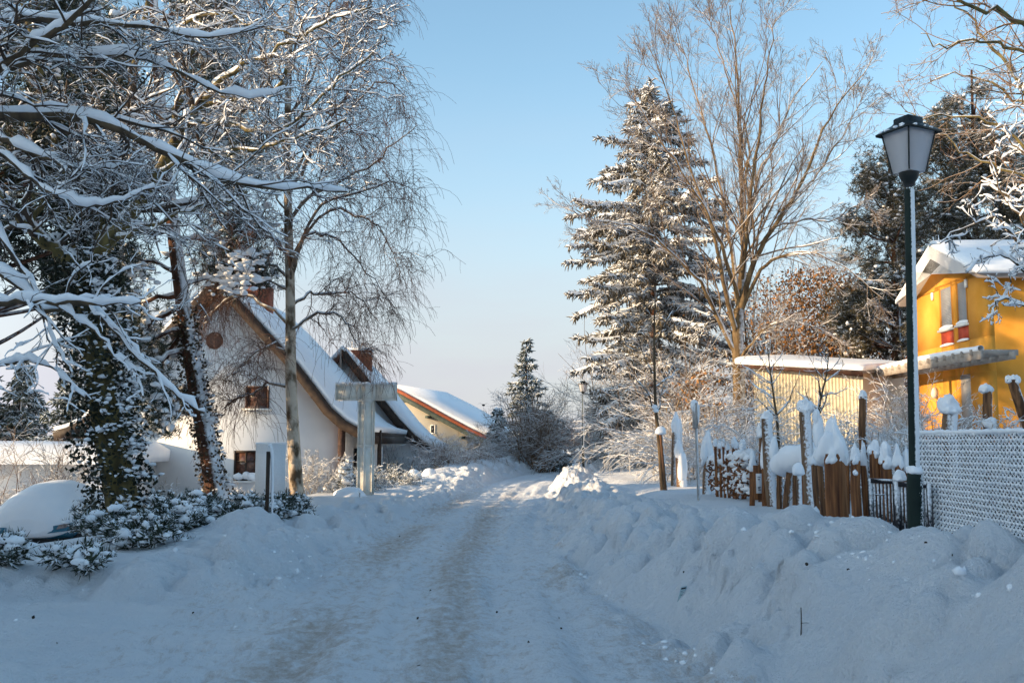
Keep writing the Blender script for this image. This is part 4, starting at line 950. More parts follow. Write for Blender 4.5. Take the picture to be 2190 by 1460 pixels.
# ================================================================== right side
# ---- spruce
def spruce(name, base, H, spread, label, m='needle_spruce', nw=24, group=None, snowy=1.0, dens=1.0, seed_droop=-.12, shape=None, sprayl=.62, wk=1.0):
    t = thing(name, base, label, 'tree', group)
    base = np.array(base, float)
    P = np.array([curve([base - (0, 0, .3), base + (0, 0, H * .5), base + (0, 0, H)], 14)]); mtubes(MB(), [(P, np.linspace(H * .0155, .02, 14)[None])], 8).build('trunk', M['pine_bark'], t)
    S = []; Lb = []; Dn = []
    for i in range(nw):
        f = (i + .5) / nw; z = H * (.06 + .93 * f); n = 8 if f < .6 else 6
        prof = shape(f) if shape else (1 - f) ** .75
        for k in range(n):
            a = R.uniform(0, 2 * PI); S.append(base + (0, 0, z + R.normal() * H * .012)); Lb.append(max(.25, spread * prof * R.uniform(.6, 1.12))); Dn.append((math.cos(a), math.sin(a), R.uniform(-.15, .25) + .5 * f))
    S = np.array(S); Lb = np.array(Lb); Dn = nrm(np.array(Dn)); K = 9; pts_ = [S]; D = Dn.copy(); p = S
    ups = [-.16, -.16, -.12, -.08, .0, .06, .1, .1]
    for k in range(K - 1):
        p = p + D * (Lb / (K - 1))[:, None]; pts_.append(p); D = nrm(D + np.array([0, 0, ups[k] * 1.0]) + R.normal(size=D.shape) * .03)
    Pb = np.stack(pts_, 1); Rb = np.linspace(.035, .01, K)[None] * np.clip(Lb / 2, .4, 1.5)[:, None]
    nsp = np.maximum((Lb * 15 * dens).astype(int), 4)
    sp = grow(Pb, Rb, nsp, (.12, 1), absl=(sprayl * .45, sprayl), ang=(45, 90), K=4, up=np.array([-.25, -.6, -.7]), wig=.08, rr=.3, flat=.5)
    wd = wk * R.uniform(.03, .055, len(sp[0]))[:, None] * np.array([[.55, 1, .9, .25]])
    cr = MB(); mtubes(cr, [(Pb, Rb)], 5); mtubes(cr, [(sp[0], wd)], 4)
    tip = grow(Pb, Rb, np.maximum(nsp // 3, 2), (.5, 1), absl=(.2, .42), ang=(15, 50), K=3, up=.0, wig=.05, rr=.3, flat=.7); cr.add(*tubes(tip[0], np.array([[.03, .045, .012]]) * np.ones((len(tip[0]), 1)), 4))
    cr.build('crown', M[m], t)
    sn = MB(); q = R.random(len(sp[0])) < .5 * snowy
    Q = sp[0][q].copy(); Q[..., 2] += .035; Q[:, 2:] += (Q[:, 1:2] - Q[:, 2:]) * .45
    sn.add(*tubes(Q, wd[q] * np.array([[1.1, 1.05, .7, .3]]), 4))
    Sb = Pb.copy(); Sb[..., 2] += .07; sn.add(*tubes(Sb[:, 2:], np.clip(R.normal(.07, .035, Sb[:, 2:].shape[:2]), .01, .15) * snowy, 5))
    sn.build('snow_clumps', M['snow_soft'], t); return t
b = W(1402, 1000, 45); b[2] = gz(b[0], b[1])
def spshape(f): return float(np.interp(f, [0, .1, .3, .5, .62, .75, .88, .96, 1], [.7, .85, .92, 1.0, .98, .66, .40, .2, .06]))
spr = spruce('spruce_tree', b, 17.6, 4.1, 'tall broad spruce with drooping snow dusted boughs, behind the bare branched tree', shape=spshape, nw=46, snowy=1.15, dens=2.1, sprayl=.46, wk=.72)
b = W(1127, 1010, 62); b[2] = gz(b[0], b[1])
spruce('spruce_tree', b, 7.6, 2.0, 'dark narrow spruce standing above the bushes at the end of the street', m='needle_far', nw=20, snowy=.35, dens=1.6, sprayl=.4)
b = W(1065, 1010, 58); b[2] = gz(b[0], b[1])
spruce('spruce_tree', b, 3.3, 1.0, 'small snowy spruce beside the cream house', m='needle_far', nw=14, snowy=1.0, dens=1.5, sprayl=.35)
b = W(1160, 1010, 54); b[2] = gz(b[0], b[1])
spruce('spruce_tree', b, 2.6, 2.0, 'low dark spreading conifer beneath the round bare bush', m='needle_far', nw=12, snowy=.12, dens=1.8, sprayl=.5, shape=lambda f: (1 - f) ** .4)
b = W(1268, 1010, 58); b[2] = gz(b[0], b[1])
spruce('spruce_tree', b, 3.6, 1.1, 'small snowy spruce just behind the far street lamp', m='needle_far', nw=14, snowy=1.1, dens=1.5, sprayl=.4)

# ---- big spreading bare tree
D = 38
b = W(1580, 930, D); b[2] = gz(b[0], b[1])
lt = thing('bare_tree', b, 'large bare tree with many spreading tan limbs standing in front of the spruce', 'tree')
stem = [([(1583, 985, D), (1582, 900, D), (1580, 800, D), (1578, 720, D), (1580, 660, D)], .27, .2)]
lim = [([(1580, 700, D), (1587, 560, D), (1588, 420, D), (1582, 280, D), (1578, 150, D), (1560, 15, D)], .15, .02),
       ([(1576, 760, D), (1535, 680, D), (1500, 605, D - .6), (1455, 560, D - 1), (1400, 510, D - 1.5), (1340, 480, D - 2), (1250, 470, D - 2.4)], .11, .014),
       ([(1578, 720, D), (1556, 640, D - .5), (1540, 560, D - .8), (1520, 480, D - 1), (1470, 340, D - 1.4), (1440, 230, D - 1.6), (1385, 90, D - 2)], .12, .015),
       ([(1580, 690, D), (1570, 560, D + .6), (1545, 430, D + 1), (1525, 320, D + 1.2), (1480, 180, D + 1.6), (1450, 80, D + 2)], .12, .015),
       ([(1582, 670, D), (1612, 570, D - .5), (1650, 490, D - 1), (1700, 420, D - 1.4), (1740, 330, D - 1.8), (1780, 240, D - 2), (1850, 155, D - 2.2)], .13, .015),
       ([(1584, 640, D), (1600, 500, D + .6), (1620, 390, D + 1), (1660, 300, D + 1.3), (1700, 210, D + 1.6), (1760, 130, D + 2)], .12, .015),
       ([(1588, 660, D), (1630, 575, D - .8), (1680, 545, D - 1.4), (1740, 540, D - 2), (1800, 570, D - 2.4), (1890, 640, D - 3)], .085, .012),
       ([(1585, 600, D), (1600, 480, D - .8), (1610, 390, D - 1.2), (1630, 250, D - 1.5), (1640, 140, D - 1.7), (1660, 40, D - 1.8)], .10, .014),
       ([(1580, 640, D), (1540, 520, D - 1.2), (1500, 430, D - 1.8), (1430, 330, D - 2.2), (1380, 250, D - 2.4), (1330, 170, D - 2.6)], .09, .012),
       ([(1700, 420, D - 1.4), (1740, 380, D - 1), (1800, 290, D - .8), (1840, 220, D - .5), (1870, 180, D)], .05, .012),
       ([(1650, 490, D - 1), (1720, 470, D - 1), (1780, 470, D - 1.2), (1830, 440, D - 1.4), (1870, 450, D - 1.5)], .045, .01),
       ([(1576, 770, D), (1620, 720, D - 1), (1660, 690, D - 1.6), (1720, 690, D - 2), (1790, 720, D - 2.4)], .06, .01),
       ([(1588, 420, D), (1600, 300, D), (1560, 180, D + .3), (1530, 80, D + .4), (1510, 20, D + .5)], .06, .012)]
Pt, Rt = limbs(stem, 12); Pl, Rl = limbs(lim, 22, jit=.03)
mtubes(MB(), [(Pt, Rt), (Pl, Rl)], 9).build('trunk', M['tan_bark'], lt)
g1 = grow(Pl, Rl, 17, (.15, 1), (.2, .42), (20, 48), 8, up=.04, wig=.10, rr=.45, rmin=.012)
g2 = grow(*g1, 7, (.2, 1), (.3, .55), (20, 50), 6, up=.03, wig=.10, rr=.6, rmin=.009)
g3 = grow(*g2, 5, (.15, 1), (.35, .6), (20, 50), 5, up=.02, wig=.10, rr=.7, rmin=.0065)
g4 = grow(*g3, 2, (.2, 1), (.4, .7), (25, 60), 4, wig=.16, rr=.8, rmin=.005)
cr = MB(); mtubes(cr, [g1], 5); mtubes(cr, [g2, g3, g4], 3); cr.build('crown', M['tan_twig'], lt)
sn = MB(); mtubes(sn, [snow_on(Pl, Rl, .35, .012, .45)], 6); mtubes(sn, [snow_on(*g1, .9, .008, .4, gap=.3)], 4); sn.build('snow_clumps', M['snow_soft'], lt)

def at0(px, d):
    q = W(px, 944, d); return np.array((q[0], d, gz(q[0], d)))
# ---- pines on the right
def pine(name, base, top, crown, label, d, m, dens=1.0, snow=1.0):
    """crown: (px, py, radius px) puffs"""
    t = thing(name, base, label, 'tree'); base = np.array(base)
    P = np.array([curve([base - (0, 0, .3), (base + top) / 2 + (.15, 0, 0), top], 16)]); Rt = np.linspace(.24, .05, 16)[None]
    C = []; L = []
    for (px, py, r) in crown:
        rw = r * d / FPX; c = W(px, py, d + R.uniform(-1.3, 1.3)); n = int(16 * dens * (rw / .7) ** 2) + 4
        o = nrm(R.normal(size=(n, 3))) * R.random((n, 1)) ** .4 * rw * np.array([1, 1, .75]); C.append(c + o)
        z = np.clip(c[2] - .5 - base[2], 1, top[2] - base[2]) / (top[2] - base[2]); k = int(z * 15)
        L.append(curve([P[0, k], (P[0, k] + c) / 2 + (0, 0, -.1), c], 8))
    L = np.array(L); mtubes(MB(), [(P, Rt), (L, np.linspace(.06, .015, 8)[None] * np.ones((len(L), 1)))], 8).build('trunk', M['pine_bark'], t)
    C = np.vstack(C); C2 = np.repeat(C, 7, 0) + R.normal(size=(len(C) * 7, 3)) * .15
    MB().add(*needles(C2, 12, .2, .014)).build('needles', M[m], t)
    sn = MB(); q = R.random(len(C2)) < .6 * snow * np.clip(vnoise(C2[:, 0] * 1.6 + C2[:, 1], C2[:, 2] * 2.2, 61) + .08, .02, 1); sn.add(*blobs(C2[q] + (0, 0, .07), R.uniform(.035, .10, (q.sum(), 1)) * np.array([1, 1, .65]), 1, .2)); sn.build('snow_clumps', M['snow_soft'], t)
    return t
def puffs(n, xs, ys, r, env):
    out = []
    while len(out) < n:
        x = R.uniform(*xs); y = R.uniform(*ys)
        if env(x, y): out.append((x, y, R.uniform(*r)))
    return out
b = W(1915, 930, 40); b[2] = gz(b[0], b[1])
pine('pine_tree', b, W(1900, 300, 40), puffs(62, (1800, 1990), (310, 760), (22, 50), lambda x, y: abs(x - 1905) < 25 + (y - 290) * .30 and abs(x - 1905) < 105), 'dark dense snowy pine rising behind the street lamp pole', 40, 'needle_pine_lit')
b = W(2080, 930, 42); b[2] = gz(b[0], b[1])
pine('pine_tree', b, W(2078, 150, 42), puffs(60, (1950, 2190), (150, 600), (22, 52), lambda x, y: abs(x - 2078) < 22 + (y - 150) * .45 and abs(x - 2078) < 125), 'tall sunlit pine with warm light painted into its needles above the yellow house roof', 42, 'needle_pine_lit', 1.1)
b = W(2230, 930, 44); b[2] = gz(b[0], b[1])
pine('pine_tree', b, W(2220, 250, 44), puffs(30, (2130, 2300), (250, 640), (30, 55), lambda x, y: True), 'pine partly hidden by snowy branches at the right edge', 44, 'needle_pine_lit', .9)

b = at0(-110, 19.5)
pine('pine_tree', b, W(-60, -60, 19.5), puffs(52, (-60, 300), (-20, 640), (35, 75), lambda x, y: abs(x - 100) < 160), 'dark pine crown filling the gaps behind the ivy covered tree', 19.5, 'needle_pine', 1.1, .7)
# ---- bare tree off the right edge, branches against the sky
b = np.array((8.9, 13.2, 0.)); b[2] = gz(b[0], b[1])
rt = thing('bare_tree', b, 'tall bare tree reaching in at the upper right above the street lamp', 'tree')
tk = np.array([curve([b - (0, 0, .3), b + (0, 0, 2.5), b + (-.15, 0, 5), b + (-.1, .2, 9)], 14)]); rk = np.linspace(.24, .09, 14)[None]
lim = [([(2530, 350, 13.2), (2380, 200, 13), (2260, 90, 12.8), (2150, 40, 12.6), (2050, 5, 12.4), (1980, -40, 12.2)], .07, .012),
       ([(2530, 450, 13.2), (2350, 330, 13.4), (2230, 230, 13.6), (2150, 140, 13.8), (2090, 60, 14), (2040, 0, 14)], .06, .01),
       ([(2530, 500, 13.2), (2370, 360, 13.6), (2250, 270, 14), (2160, 200, 14.2), (2070, 165, 14.4), (1990, 175, 14.6)], .05, .006),
       ([(2530, 480, 13.2), (2340, 250, 13), (2220, 130, 13), (2120, 90, 13), (2030, 100, 13), (1970, 70, 13)], .045, .006),
       ([(2530, 560, 13.2), (2340, 420, 13.4), (2220, 320, 13.6), (2100, 260, 13.8), (2010, 250, 14), (1930, 240, 14.2)], .045, .006),
       ([(2530, 250, 13.2), (2380, 60, 13), (2270, -10, 13), (2170, -20, 13), (2080, -60, 13)], .06, .012),
       ([(2530, 620, 13.2), (2360, 480, 13.6), (2230, 390, 14), (2110, 350, 14.3), (2030, 300, 14.6), (1960, 270, 14.8)], .045, .006)]
Pl, Rl = limbs(lim, 20, jit=.04); mtubes(MB(), [(tk, rk), (Pl, Rl)], 8).build('trunk', M['bark_olive'], rt)
g1 = grow(Pl, Rl, 11, (.25, 1), (.18, .36), (25, 60), 8, up=.02, wig=.2, rr=.5, rmin=.006)
g2 = grow(*g1, 6, (.15, 1), (.3, .55), (25, 60), 6, wig=.2, rr=.6, rmin=.004)
g3 = grow(*g2, 4, (.15, 1), (.35, .6), (25, 60), 5, wig=.2, rr=.7, rmin=.003)
cr = MB(); mtubes(cr, [g1], 5); mtubes(cr, [g2, g3], 3); cr.build('crown', M['brown_twig'], rt)
sn = MB(); mtubes(sn, [snow_on(Pl[2:], Rl[2:], .3, .004, .5)], 5); sn.build('snow_clumps', M['snow_soft'], rt)

# ---- small near tree at the right edge heavy with snow
b = np.array((6.1, 10.6, 0.)); b[2] = gz(b[0], b[1])
st_ = thing('small_tree', b, 'small tree at the right edge with knobbly twigs clotted in white snow', 'tree')
tk = np.array([curve([b - (0, 0, .3), b + (.05, 0, 1.2), b + (0, 0, 2.6), b + (.1, .1, 4.4)], 14)]); rk = np.linspace(.11, .03, 14)[None]
D = 10
lim = [([(2320, 700, D), (2230, 590, D), (2170, 510, D), (2120, 465, D), (2040, 500, D), (2022, 520, D)], .025, .007),
       ([(2320, 720, D), (2240, 620, D), (2180, 570, D), (2130, 545, D), (2060, 585, D - .2)], .022, .006),
       ([(2320, 620, D), (2220, 500, D + .2), (2170, 430, D + .2), (2110, 400, D + .3), (2075, 440, D + .3)], .022, .006),
       ([(2320, 560, D), (2240, 420, D), (2200, 340, D), (2160, 300, D), (2130, 250, D)], .022, .005),
       ([(2320, 760, D), (2240, 680, D), (2190, 655, D), (2140, 640, D), (2120, 672, D)], .02, .006),
       ([(2320, 640, D), (2240, 540, D - .2), (2190, 480, D - .3), (2150, 420, D - .3), (2110, 340, D - .3)], .02, .005),
       ([(2320, 500, D), (2260, 380, D + .3), (2220, 290, D + .4), (2190, 230, D + .5), (2180, 180, D + .5)], .02, .005),
       ([(2320, 680, D), (2250, 600, D + .3), (2200, 560, D + .3), (2160, 600, D + .3), (2150, 640, D + .2)], .018, .005)]
Pl, Rl = limbs(lim, 18, jit=.015); mtubes(MB(), [(tk, rk), (Pl, Rl)], 7).build('trunk', M['bark'], st_)
g1 = grow(Pl, Rl, 10, (.25, 1), (.12, .28), (35, 80), 7, up=.02, wig=.28, rr=.6, rmin=.005)
g2 = grow(*g1, 4, (.15, 1), (.3, .6), (35, 80), 5, up=.03, wig=.25, rr=.7, rmin=.004)
cr = MB(); mtubes(cr, [g1], 5); mtubes(cr, [g2], 4); cr.build('crown', M['twig_dark'], st_)
sn = MB(); mtubes(sn, [snow_on(Pl, Rl, 1.6, .022, -.1)], 7); mtubes(sn, [snow_on(*g1, 2.4, .016, -.1, gap=.1)], 6); mtubes(sn, [snow_on(*g2, 2.4, .012, -.1, gap=.15)], 5); sn.build('snow_clumps', M['snow_soft'], st_)
# ================================================================== bushes
def shrub(name, base, h, spread, n, label, m, cat='bush', snow=.6, up=-.08, ang=(5, 50), K=9, sub=(7, 5), group=None, lean=(0, 0, 0), rb=.014, rmin=.006, wig=.12, snowm=.01, extra=None):
    t = thing(name, base, label, cat, group); base = np.array(base, float)
    S = base + np.stack([R.normal(size=n) * spread * .22, R.normal(size=n) * spread * .22, np.full(n, -.1)], 1)
    a = R.uniform(0, 2 * PI, n); el = np.radians(R.uniform(*ang, n)); D = np.stack([np.sin(el) * np.cos(a), np.sin(el) * np.sin(a), np.cos(el)], 1) + np.array(lean); D = nrm(D)
    L = h * R.uniform(.6, 1.1, n); P = [S]; p = S
    for k in range(K - 1):
        p = p + D * (L / (K - 1))[:, None]; P.append(p); D = nrm(D + wig * R.normal(size=D.shape) + np.array([0, 0, up * (1 + k * .3)]))
    P = np.stack(P, 1); Rd = np.linspace(rb, rb * .3, K)[None] * np.ones((n, 1))
    g1 = grow(P, Rd, sub[0], (.2, 1), (.22, .45), (25, 65), 6, up=up * .6, wig=.18, rr=.6, rmin=rmin)
    cr = MB(); mtubes(cr, [(P, Rd)], 4); mtubes(cr, [g1], 3); sn = MB()
    g2 = None
    if sub[1]:
        g2 = grow(*g1, sub[1], (.15, 1), (.35, .6), (25, 65), 4, wig=.18, rr=.7, rmin=rmin * .8); mtubes(cr, [g2], 3)
    cr.build('branches', M[m], t)
    if snow:
        mtubes(sn, [snow_on(P, Rd, snow, snowm, .1, gap=.1)], 4); mtubes(sn, [snow_on(*g1, snow, snowm, .1, gap=.25)], 3)
        if g2 is not None: mtubes(sn, [snow_on(*g2, snow, snowm * .8, .1, gap=.4)], 3)
        sn.build('snow_clumps', M['snow_soft'], t)
    return t
def at(px, d, dz=0.0):
    q = W(px, 944, d); return np.array((q[0], d, gz(q[0], d) + dz))

# right: the tangle of snowy arching shrubs under the spruce and the bare tree
shrub('arching_bush', at(1400, 44), 4.4, 2.6, 80, 'broad arching bush with snow lined branches behind the farthest street lamp', 'frost_twig', up=-.13, ang=(15, 75), sub=(8, 4), snow=1.2)
shrub('arching_bush', at(1355, 47), 5.2, 1.9, 60, 'rust brown thin twigged bush leaning out behind the far street lamp', 'brown_twig', up=-.05, ang=(10, 65), sub=(8, 5), snow=.4, lean=(-.15, 0, 0))
shrub('arching_bush', at(1445, 30), 3.4, 2.2, 64, 'dense frosty bush behind the staked young tree', 'frost_twig', up=-.1, ang=(10, 52), sub=(8, 4), snow=1.2)
shrub('tall_bush', at(1390, 48), 8.0, 2.6, 50, 'tall loose bare bush in front of the spruce foot', 'tan_twig', up=-.03, ang=(5, 45), sub=(9, 6), snow=.5, rb=.03)
shrub('tall_bush', at(1480, 36), 5.0, 3.0, 46, 'bare bush with upright twigs between the spruce and the bare tree', 'tan_twig', up=-.03, ang=(5, 45), sub=(9, 5), snow=.6, rb=.025)
shrub('arching_bush', at(1540, 28), 3.0, 2.4, 60, 'frosted bush below the large bare tree behind the woven fence', 'frost_twig', up=-.12, ang=(20, 80), sub=(8, 4), snow=1.2)
shrub('arching_bush', at(1625, 26), 2.6, 2.0, 50, 'low frosted bush in front of the shed corner', 'frost_twig', up=-.12, ang=(20, 80), sub=(8, 4), snow=1.2)
shrub('tall_bush', at(1670, 44), 9.5, 3.0, 40, 'slim upright bare tree cluster behind the shed', 'tan_twig', cat='bush', up=.02, ang=(3, 28), sub=(9, 6), snow=.4, rb=.04, rmin=.008)
shrub('tall_bush', at(1760, 46), 6.0, 4.4, 56, 'brown twiggy thicket behind the shed roof', 'brown_twig', up=-.02, ang=(5, 50), sub=(9, 6), snow=.25, rb=.03, rmin=.008)
shrub('tall_bush', at(1850, 42), 5.4, 3.6, 50, 'brown twiggy thicket between the shed and the dark pine', 'brown_twig', up=-.02, ang=(5, 50), sub=(9, 6), snow=.3, rb=.03, rmin=.008)
shrub('tall_bush', at(1920, 30), 2.9, 1.6, 40, 'snowy bush in front of the pergola posts', 'frost_twig', up=-.06, ang=(5, 60), sub=(8, 4), snow=1.2)
# brown leaves still hanging behind the shed
for px, d, z0, z1, sx, n, lab in ((1790, 42, 3.4, 9.0, 3.2, 12000, 'russet leaved beech hedge above the shed roof'), (1490, 33, 2.6, 4.0, .8, 260, 'few russet leaves hanging on a low branch near the bare tree')):
    q = at(px, d); t = thing('beech_hedge' if n > 1000 else 'leafy_branch', q, lab, 'hedge' if n > 1000 else 'branch')
    C = np.stack([q[0] + R.normal(size=n) * sx * .55, d + R.normal(size=n) * .8, R.uniform(z0, z1, n)], 1); C[:, 2] = z0 + (C[:, 2] - z0) * (1 - .45 * np.abs(vnoise(C[:, 0] * .9, C[:, 1] * .2, 3)) * 2)
    MB().add(*leaves(C, R.uniform(.10, .19, n), asp=.6)).build('leaves', M['leaf_brown'], t)
    k = 14; S = np.stack([q[0] + R.normal(size=k) * sx * .4, d + R.normal(size=k) * .5, np.full(k, q[2] - .1)], 1)
    P = np.array([curve([s, s + (R.normal() * .3, 0, z1 * .5), (s[0] + R.normal() * sx * .4, s[1], R.uniform(z0, z1))], 8) for s in S])
    mtubes(MB(), [(P, np.linspace(.04, .012, 8)[None] * np.ones((k, 1)))], 6).build('stems', M['tan_bark'], t)

# hedge of bare snowy sticks behind the wire fence
hd = [(1985, 14, 1.35), (2045, 13, 1.3), (2105, 12.5, 1.3), (2165, 12, 1.35), (1905, 15.5, 1.25), (1860, 17, 1.2), (2215, 11.5, 1.3)]
hl = ['just right of the street lamp pole', 'beside the thick capped post', 'beside the round log post', 'at the leaning log', 'just left of the street lamp pole', 'behind the tall narrow log', 'at the right picture edge']
for (px, d, h), l in zip(hd, hl):
    shrub('garden_bush', at(px, d), h, 1.5, 46, 'snow covered twiggy garden bush ' + l, 'frost_twig', up=-.03, ang=(0, 45), K=7, sub=(7, 3), snow=1.8, rb=.009, rmin=.0035, snowm=.012, group='snowy garden bushes behind the wire fence')
hd = [(1700, 16.5, 1.5), (1780, 15, 1.35), (1830, 15.5, 1.3)]
for (px, d, h), l in zip(hd, ['behind the low log wall', 'behind the fattest log', 'right of the fattest log']):
    shrub('garden_bush', at(px, d), h, 1.3, 34, 'thin snowy bush ' + l, 'frost_twig', up=-.03, ang=(0, 45), K=7, sub=(7, 3), snow=1.5, rb=.008, rmin=.0035, snowm=.009, group='snowy garden bushes behind the palisade')
# little garden trees in front of the shed
def sapling(pp, d, label, r=.03, nb=14, name='young_tree', m='twig_dark', snow=1.6, lnr=(.18, .4)):
    b = W(*pp[0], d); t = thing(name, b, label, 'tree'); P = np.array([curve([W(x, y, d) for x, y in pp], 16)]); Rd = np.linspace(r, r * .25, 16)[None]
    mtubes(MB(), [(P, Rd)], 7).build('trunk', M['bark'], t)
    g1 = grow(P, Rd, nb, (.25, .97), lnr, (35, 65), 7, up=.1, wig=.12, rr=.6, rmin=.006); g2 = grow(*g1, 4, (.2, 1), (.3, .5), (30, 60), 5, up=.06, wig=.15, rr=.7, rmin=.004)
    cr = MB(); mtubes(cr, [g1], 5); mtubes(cr, [g2], 4); cr.build('branches', M[m], t)
    sn = MB(); mtubes(sn, [snow_on(*g1, snow, .012, .05, gap=.15)], 5); mtubes(sn, [snow_on(*g2, snow, .008, .05, gap=.3)], 4); sn.build('snow_clumps', M['snow_soft'], t); return t
sapling([(1668, 990), (1662, 900), (1655, 850), (1648, 800), (1642, 745)], 18, 'young snowy fruit tree left of the tall capped log')
sapling([(1752, 990), (1750, 900), (1756, 850), (1768, 800), (1772, 760)], 17, 'young snowy fruit tree with slanting branches in front of the shed wall', nb=16)

# left: birch foot bushes, brown bush by the garage, bushes along the gardens
shrub('bare_bush', at(95, 25, .1), 2.7, 2.4, 60, 'brown bare bush behind the snowed in car', 'brown_twig', up=-.1, ang=(10, 75), sub=(8, 5), snow=.5, rb=.012)
shrub('bare_bush', at(185, 25, .1), 2.4, 2.0, 50, 'dark bare bush between the car and the ivy covered tree', 'twig_dark', up=-.1, ang=(10, 75), sub=(8, 4), snow=.6, rb=.012)
shrub('bare_bush', at(675, 26), 1.25, .9, 40, 'thin snowy bush just right of the birch trunk', 'frost_twig', up=-.02, ang=(5, 45), sub=(6, 3), snow=1.2, rb=.008)
shrub('bare_bush', at(525, 27), .9, 1.2, 40, 'small frosty bush under the ground floor window', 'frost_twig', up=-.05, ang=(10, 60), sub=(6, 3), snow=1.2, rb=.008)
shrub('bare_bush', at(345, 21), 1.1, .9, 30, 'snowy stalks beside the ivy covered tree', 'frost_twig', up=0, ang=(5, 40), sub=(5, 3), snow=1.5, rb=.008)
shrub('arching_bush', at(965, 41), 1.9, 2.4, 80, 'rounded brown bush with drooping snowy twigs in front of the cream house', 'brown_twig', up=-.16, ang=(10, 80), sub=(8, 4), snow=.8, rb=.012)
shrub('arching_bush', at(1010, 46), 1.8, 2.4, 70, 'rounded brown bush beneath the cream house drainpipe', 'brown_twig', up=-.16, ang=(10, 80), sub=(8, 4), snow=.7, rb=.012)
shrub('climbing_shrub', at(840, 47), 2.1, 2.6, 34, 'bare climbing shrub spread against the second white house wall', 'twig_dark', up=-.02, ang=(5, 65), sub=(6, 3), snow=.6, rb=.014)
shrub('round_bush', at(1150, 51), 4.3, 2.2, 90, 'round bare brown bush tree at the end of the street', 'brown_twig', up=-.02, ang=(3, 50), sub=(9, 6), snow=.15, rb=.025, rmin=.009)
shrub('bare_bush', at(1105, 56), 1.6, 2.6, 50, 'low reddish bush in front of the far spruce', 'brown_twig', up=-.08, ang=(10, 70), sub=(7, 4), snow=.5, rb=.012, rmin=.008)
shrub('bare_bush', at(1050, 55), 1.4, 2.4, 50, 'low snowy brown bush at the foot of the small spruce', 'brown_twig', up=-.08, ang=(10, 70), sub=(7, 4), snow=.8, rb=.012, rmin=.008)
for px, d, h, l in ((795, 29, .85, 'beside the cross foot'), (845, 31, .8, 'in front of the picket fence'), (768, 27, .8, 'left of the cross foot')):
    shrub('garden_bush', at(px, d), h, .9, 60, 'low snowy green bush ' + l, 'needle_shrub', up=-.08, ang=(10, 75), sub=(8, 4), snow=1.5, rb=.011, rmin=.007, snowm=.012, group='low bushes by the cross')
# low dark evergreens along the hedge
def conifer_shrub(base, h, w_, label, group=None, cone=1.0, snow=1.0, name='evergreen_shrub'):
    t = thing(name, base, label, 'shrub', group); base = np.array(base, float); n = int(30 * h / .5)
    z = R.random(n) ** 1.2; rr = w_ * (1 - z * .85 * cone) ; a = R.uniform(0, 2 * PI, n)
    P0 = base + np.stack([0 * a, 0 * a, z * h * .75 - .08], 1); D = np.stack([np.cos(a), np.sin(a), R.uniform(.2, .9, n)], 1); D = nrm(D)
    L = rr * R.uniform(.7, 1.15, n) + .08; K = 6; p = P0; P = [p]
    for k in range(K - 1): p = p + D * (L / (K - 1))[:, None]; P.append(p); D = nrm(D + np.array([0, 0, .03]) + .08 * R.normal(size=D.shape))
    P = np.stack(P, 1); Rd = np.linspace(.010, .004, K)[None] * np.ones((n, 1))
    g = grow(P, Rd, 9, (.2, 1), absl=(.07, .17), ang=(30, 60), K=4, up=.0, wig=.1, rr=.6, flat=.6)
    wd = np.ones((len(g[0]), 1)) * np.array([[.009, .015, .014, .004]])
    cr = MB(); mtubes(cr, [(P, Rd)], 4); cr.add(*tubes(g[0], wd, 4)); 
    E = np.concatenate([P[:, -1], P[:, 3]]); cr.add(*needles(np.repeat(E, 4, 0) + R.normal(size=(len(E) * 4, 3)) * .03, 7, .09, .007)); cr.build('foliage', M['needle_shrub'], t)
    q = R.random(len(g[0])) < .42 * snow; sn = MB(); C = g[0][q][:, 2] + (0, 0, .018); sn.add(*blobs(C, R.uniform(.018, .05, (len(C), 1)) * np.array([1, 1, .7]), 1, .2))
    k = int(26 * snow * h / .7); C = P[R.integers(0, n, k), R.integers(2, K, k)] + (0, 0, .03); sn.add(*blobs(C, R.uniform(.04, .10, (k, 1)) * np.array([1.1, 1.1, .6]), 2, .08)); sn.build('snow_clumps', M['snow_soft'], t); return t
rows = [(30, 10.9, .60, .34, 1, 'pointed evergreen shrub at the left edge in front of the car'), (150, 10.8, .30, .36, .6, 'low evergreen shrub half buried at the plough bank under the car bumper'), (208, 10.7, .28, .32, .6, 'sparse evergreen twigs poking from the bank crest'),
        (285, 12.4, .40, .45, .7, 'evergreen shrub in front of the ivy covered trunk'), (330, 12.3, .36, .42, .7, 'low snowy evergreen beside the ivy trunk foot'), (400, 14.0, .62, .44, .8, 'spreading evergreen left of the brown post'),
        (445, 14.6, .70, .42, .9, 'upright evergreen in front of the leaning pine'), (490, 15.2, .55, .38, .9, 'small evergreen right of the leaning pine'), (525, 15.6, .72, .32, 1, 'slim pointed evergreen left of the white board'),
        (555, 15.9, .55, .36, .8, 'evergreen under the white board'), (600, 16.4, .66, .4, .8, 'dense evergreen below the birch, right of the brown post'), (632, 16.8, .55, .34, .8, 'last evergreen of the hedge at the birch foot'), (365, 13.2, .5, .45, .6, 'snow pressed evergreen clump behind the bank crest'),
        (245, 13.2, .5, .5, .8, 'dark evergreen right of the car')]
for px, d, h, w_, cn, lab in rows: conifer_shrub(at(px, d, 0), h * (.66 if d < 12 else .92), w_ * (.72 if d < 12 else .95), lab, 'evergreen shrubs along the left bank', cn, snow=1.0)
conifer_shrub(at(738, 26), 1.0, .26, 'little upright conifer clotted with snow, left of the cross', None, 1, 2.2, 'young_conifer')
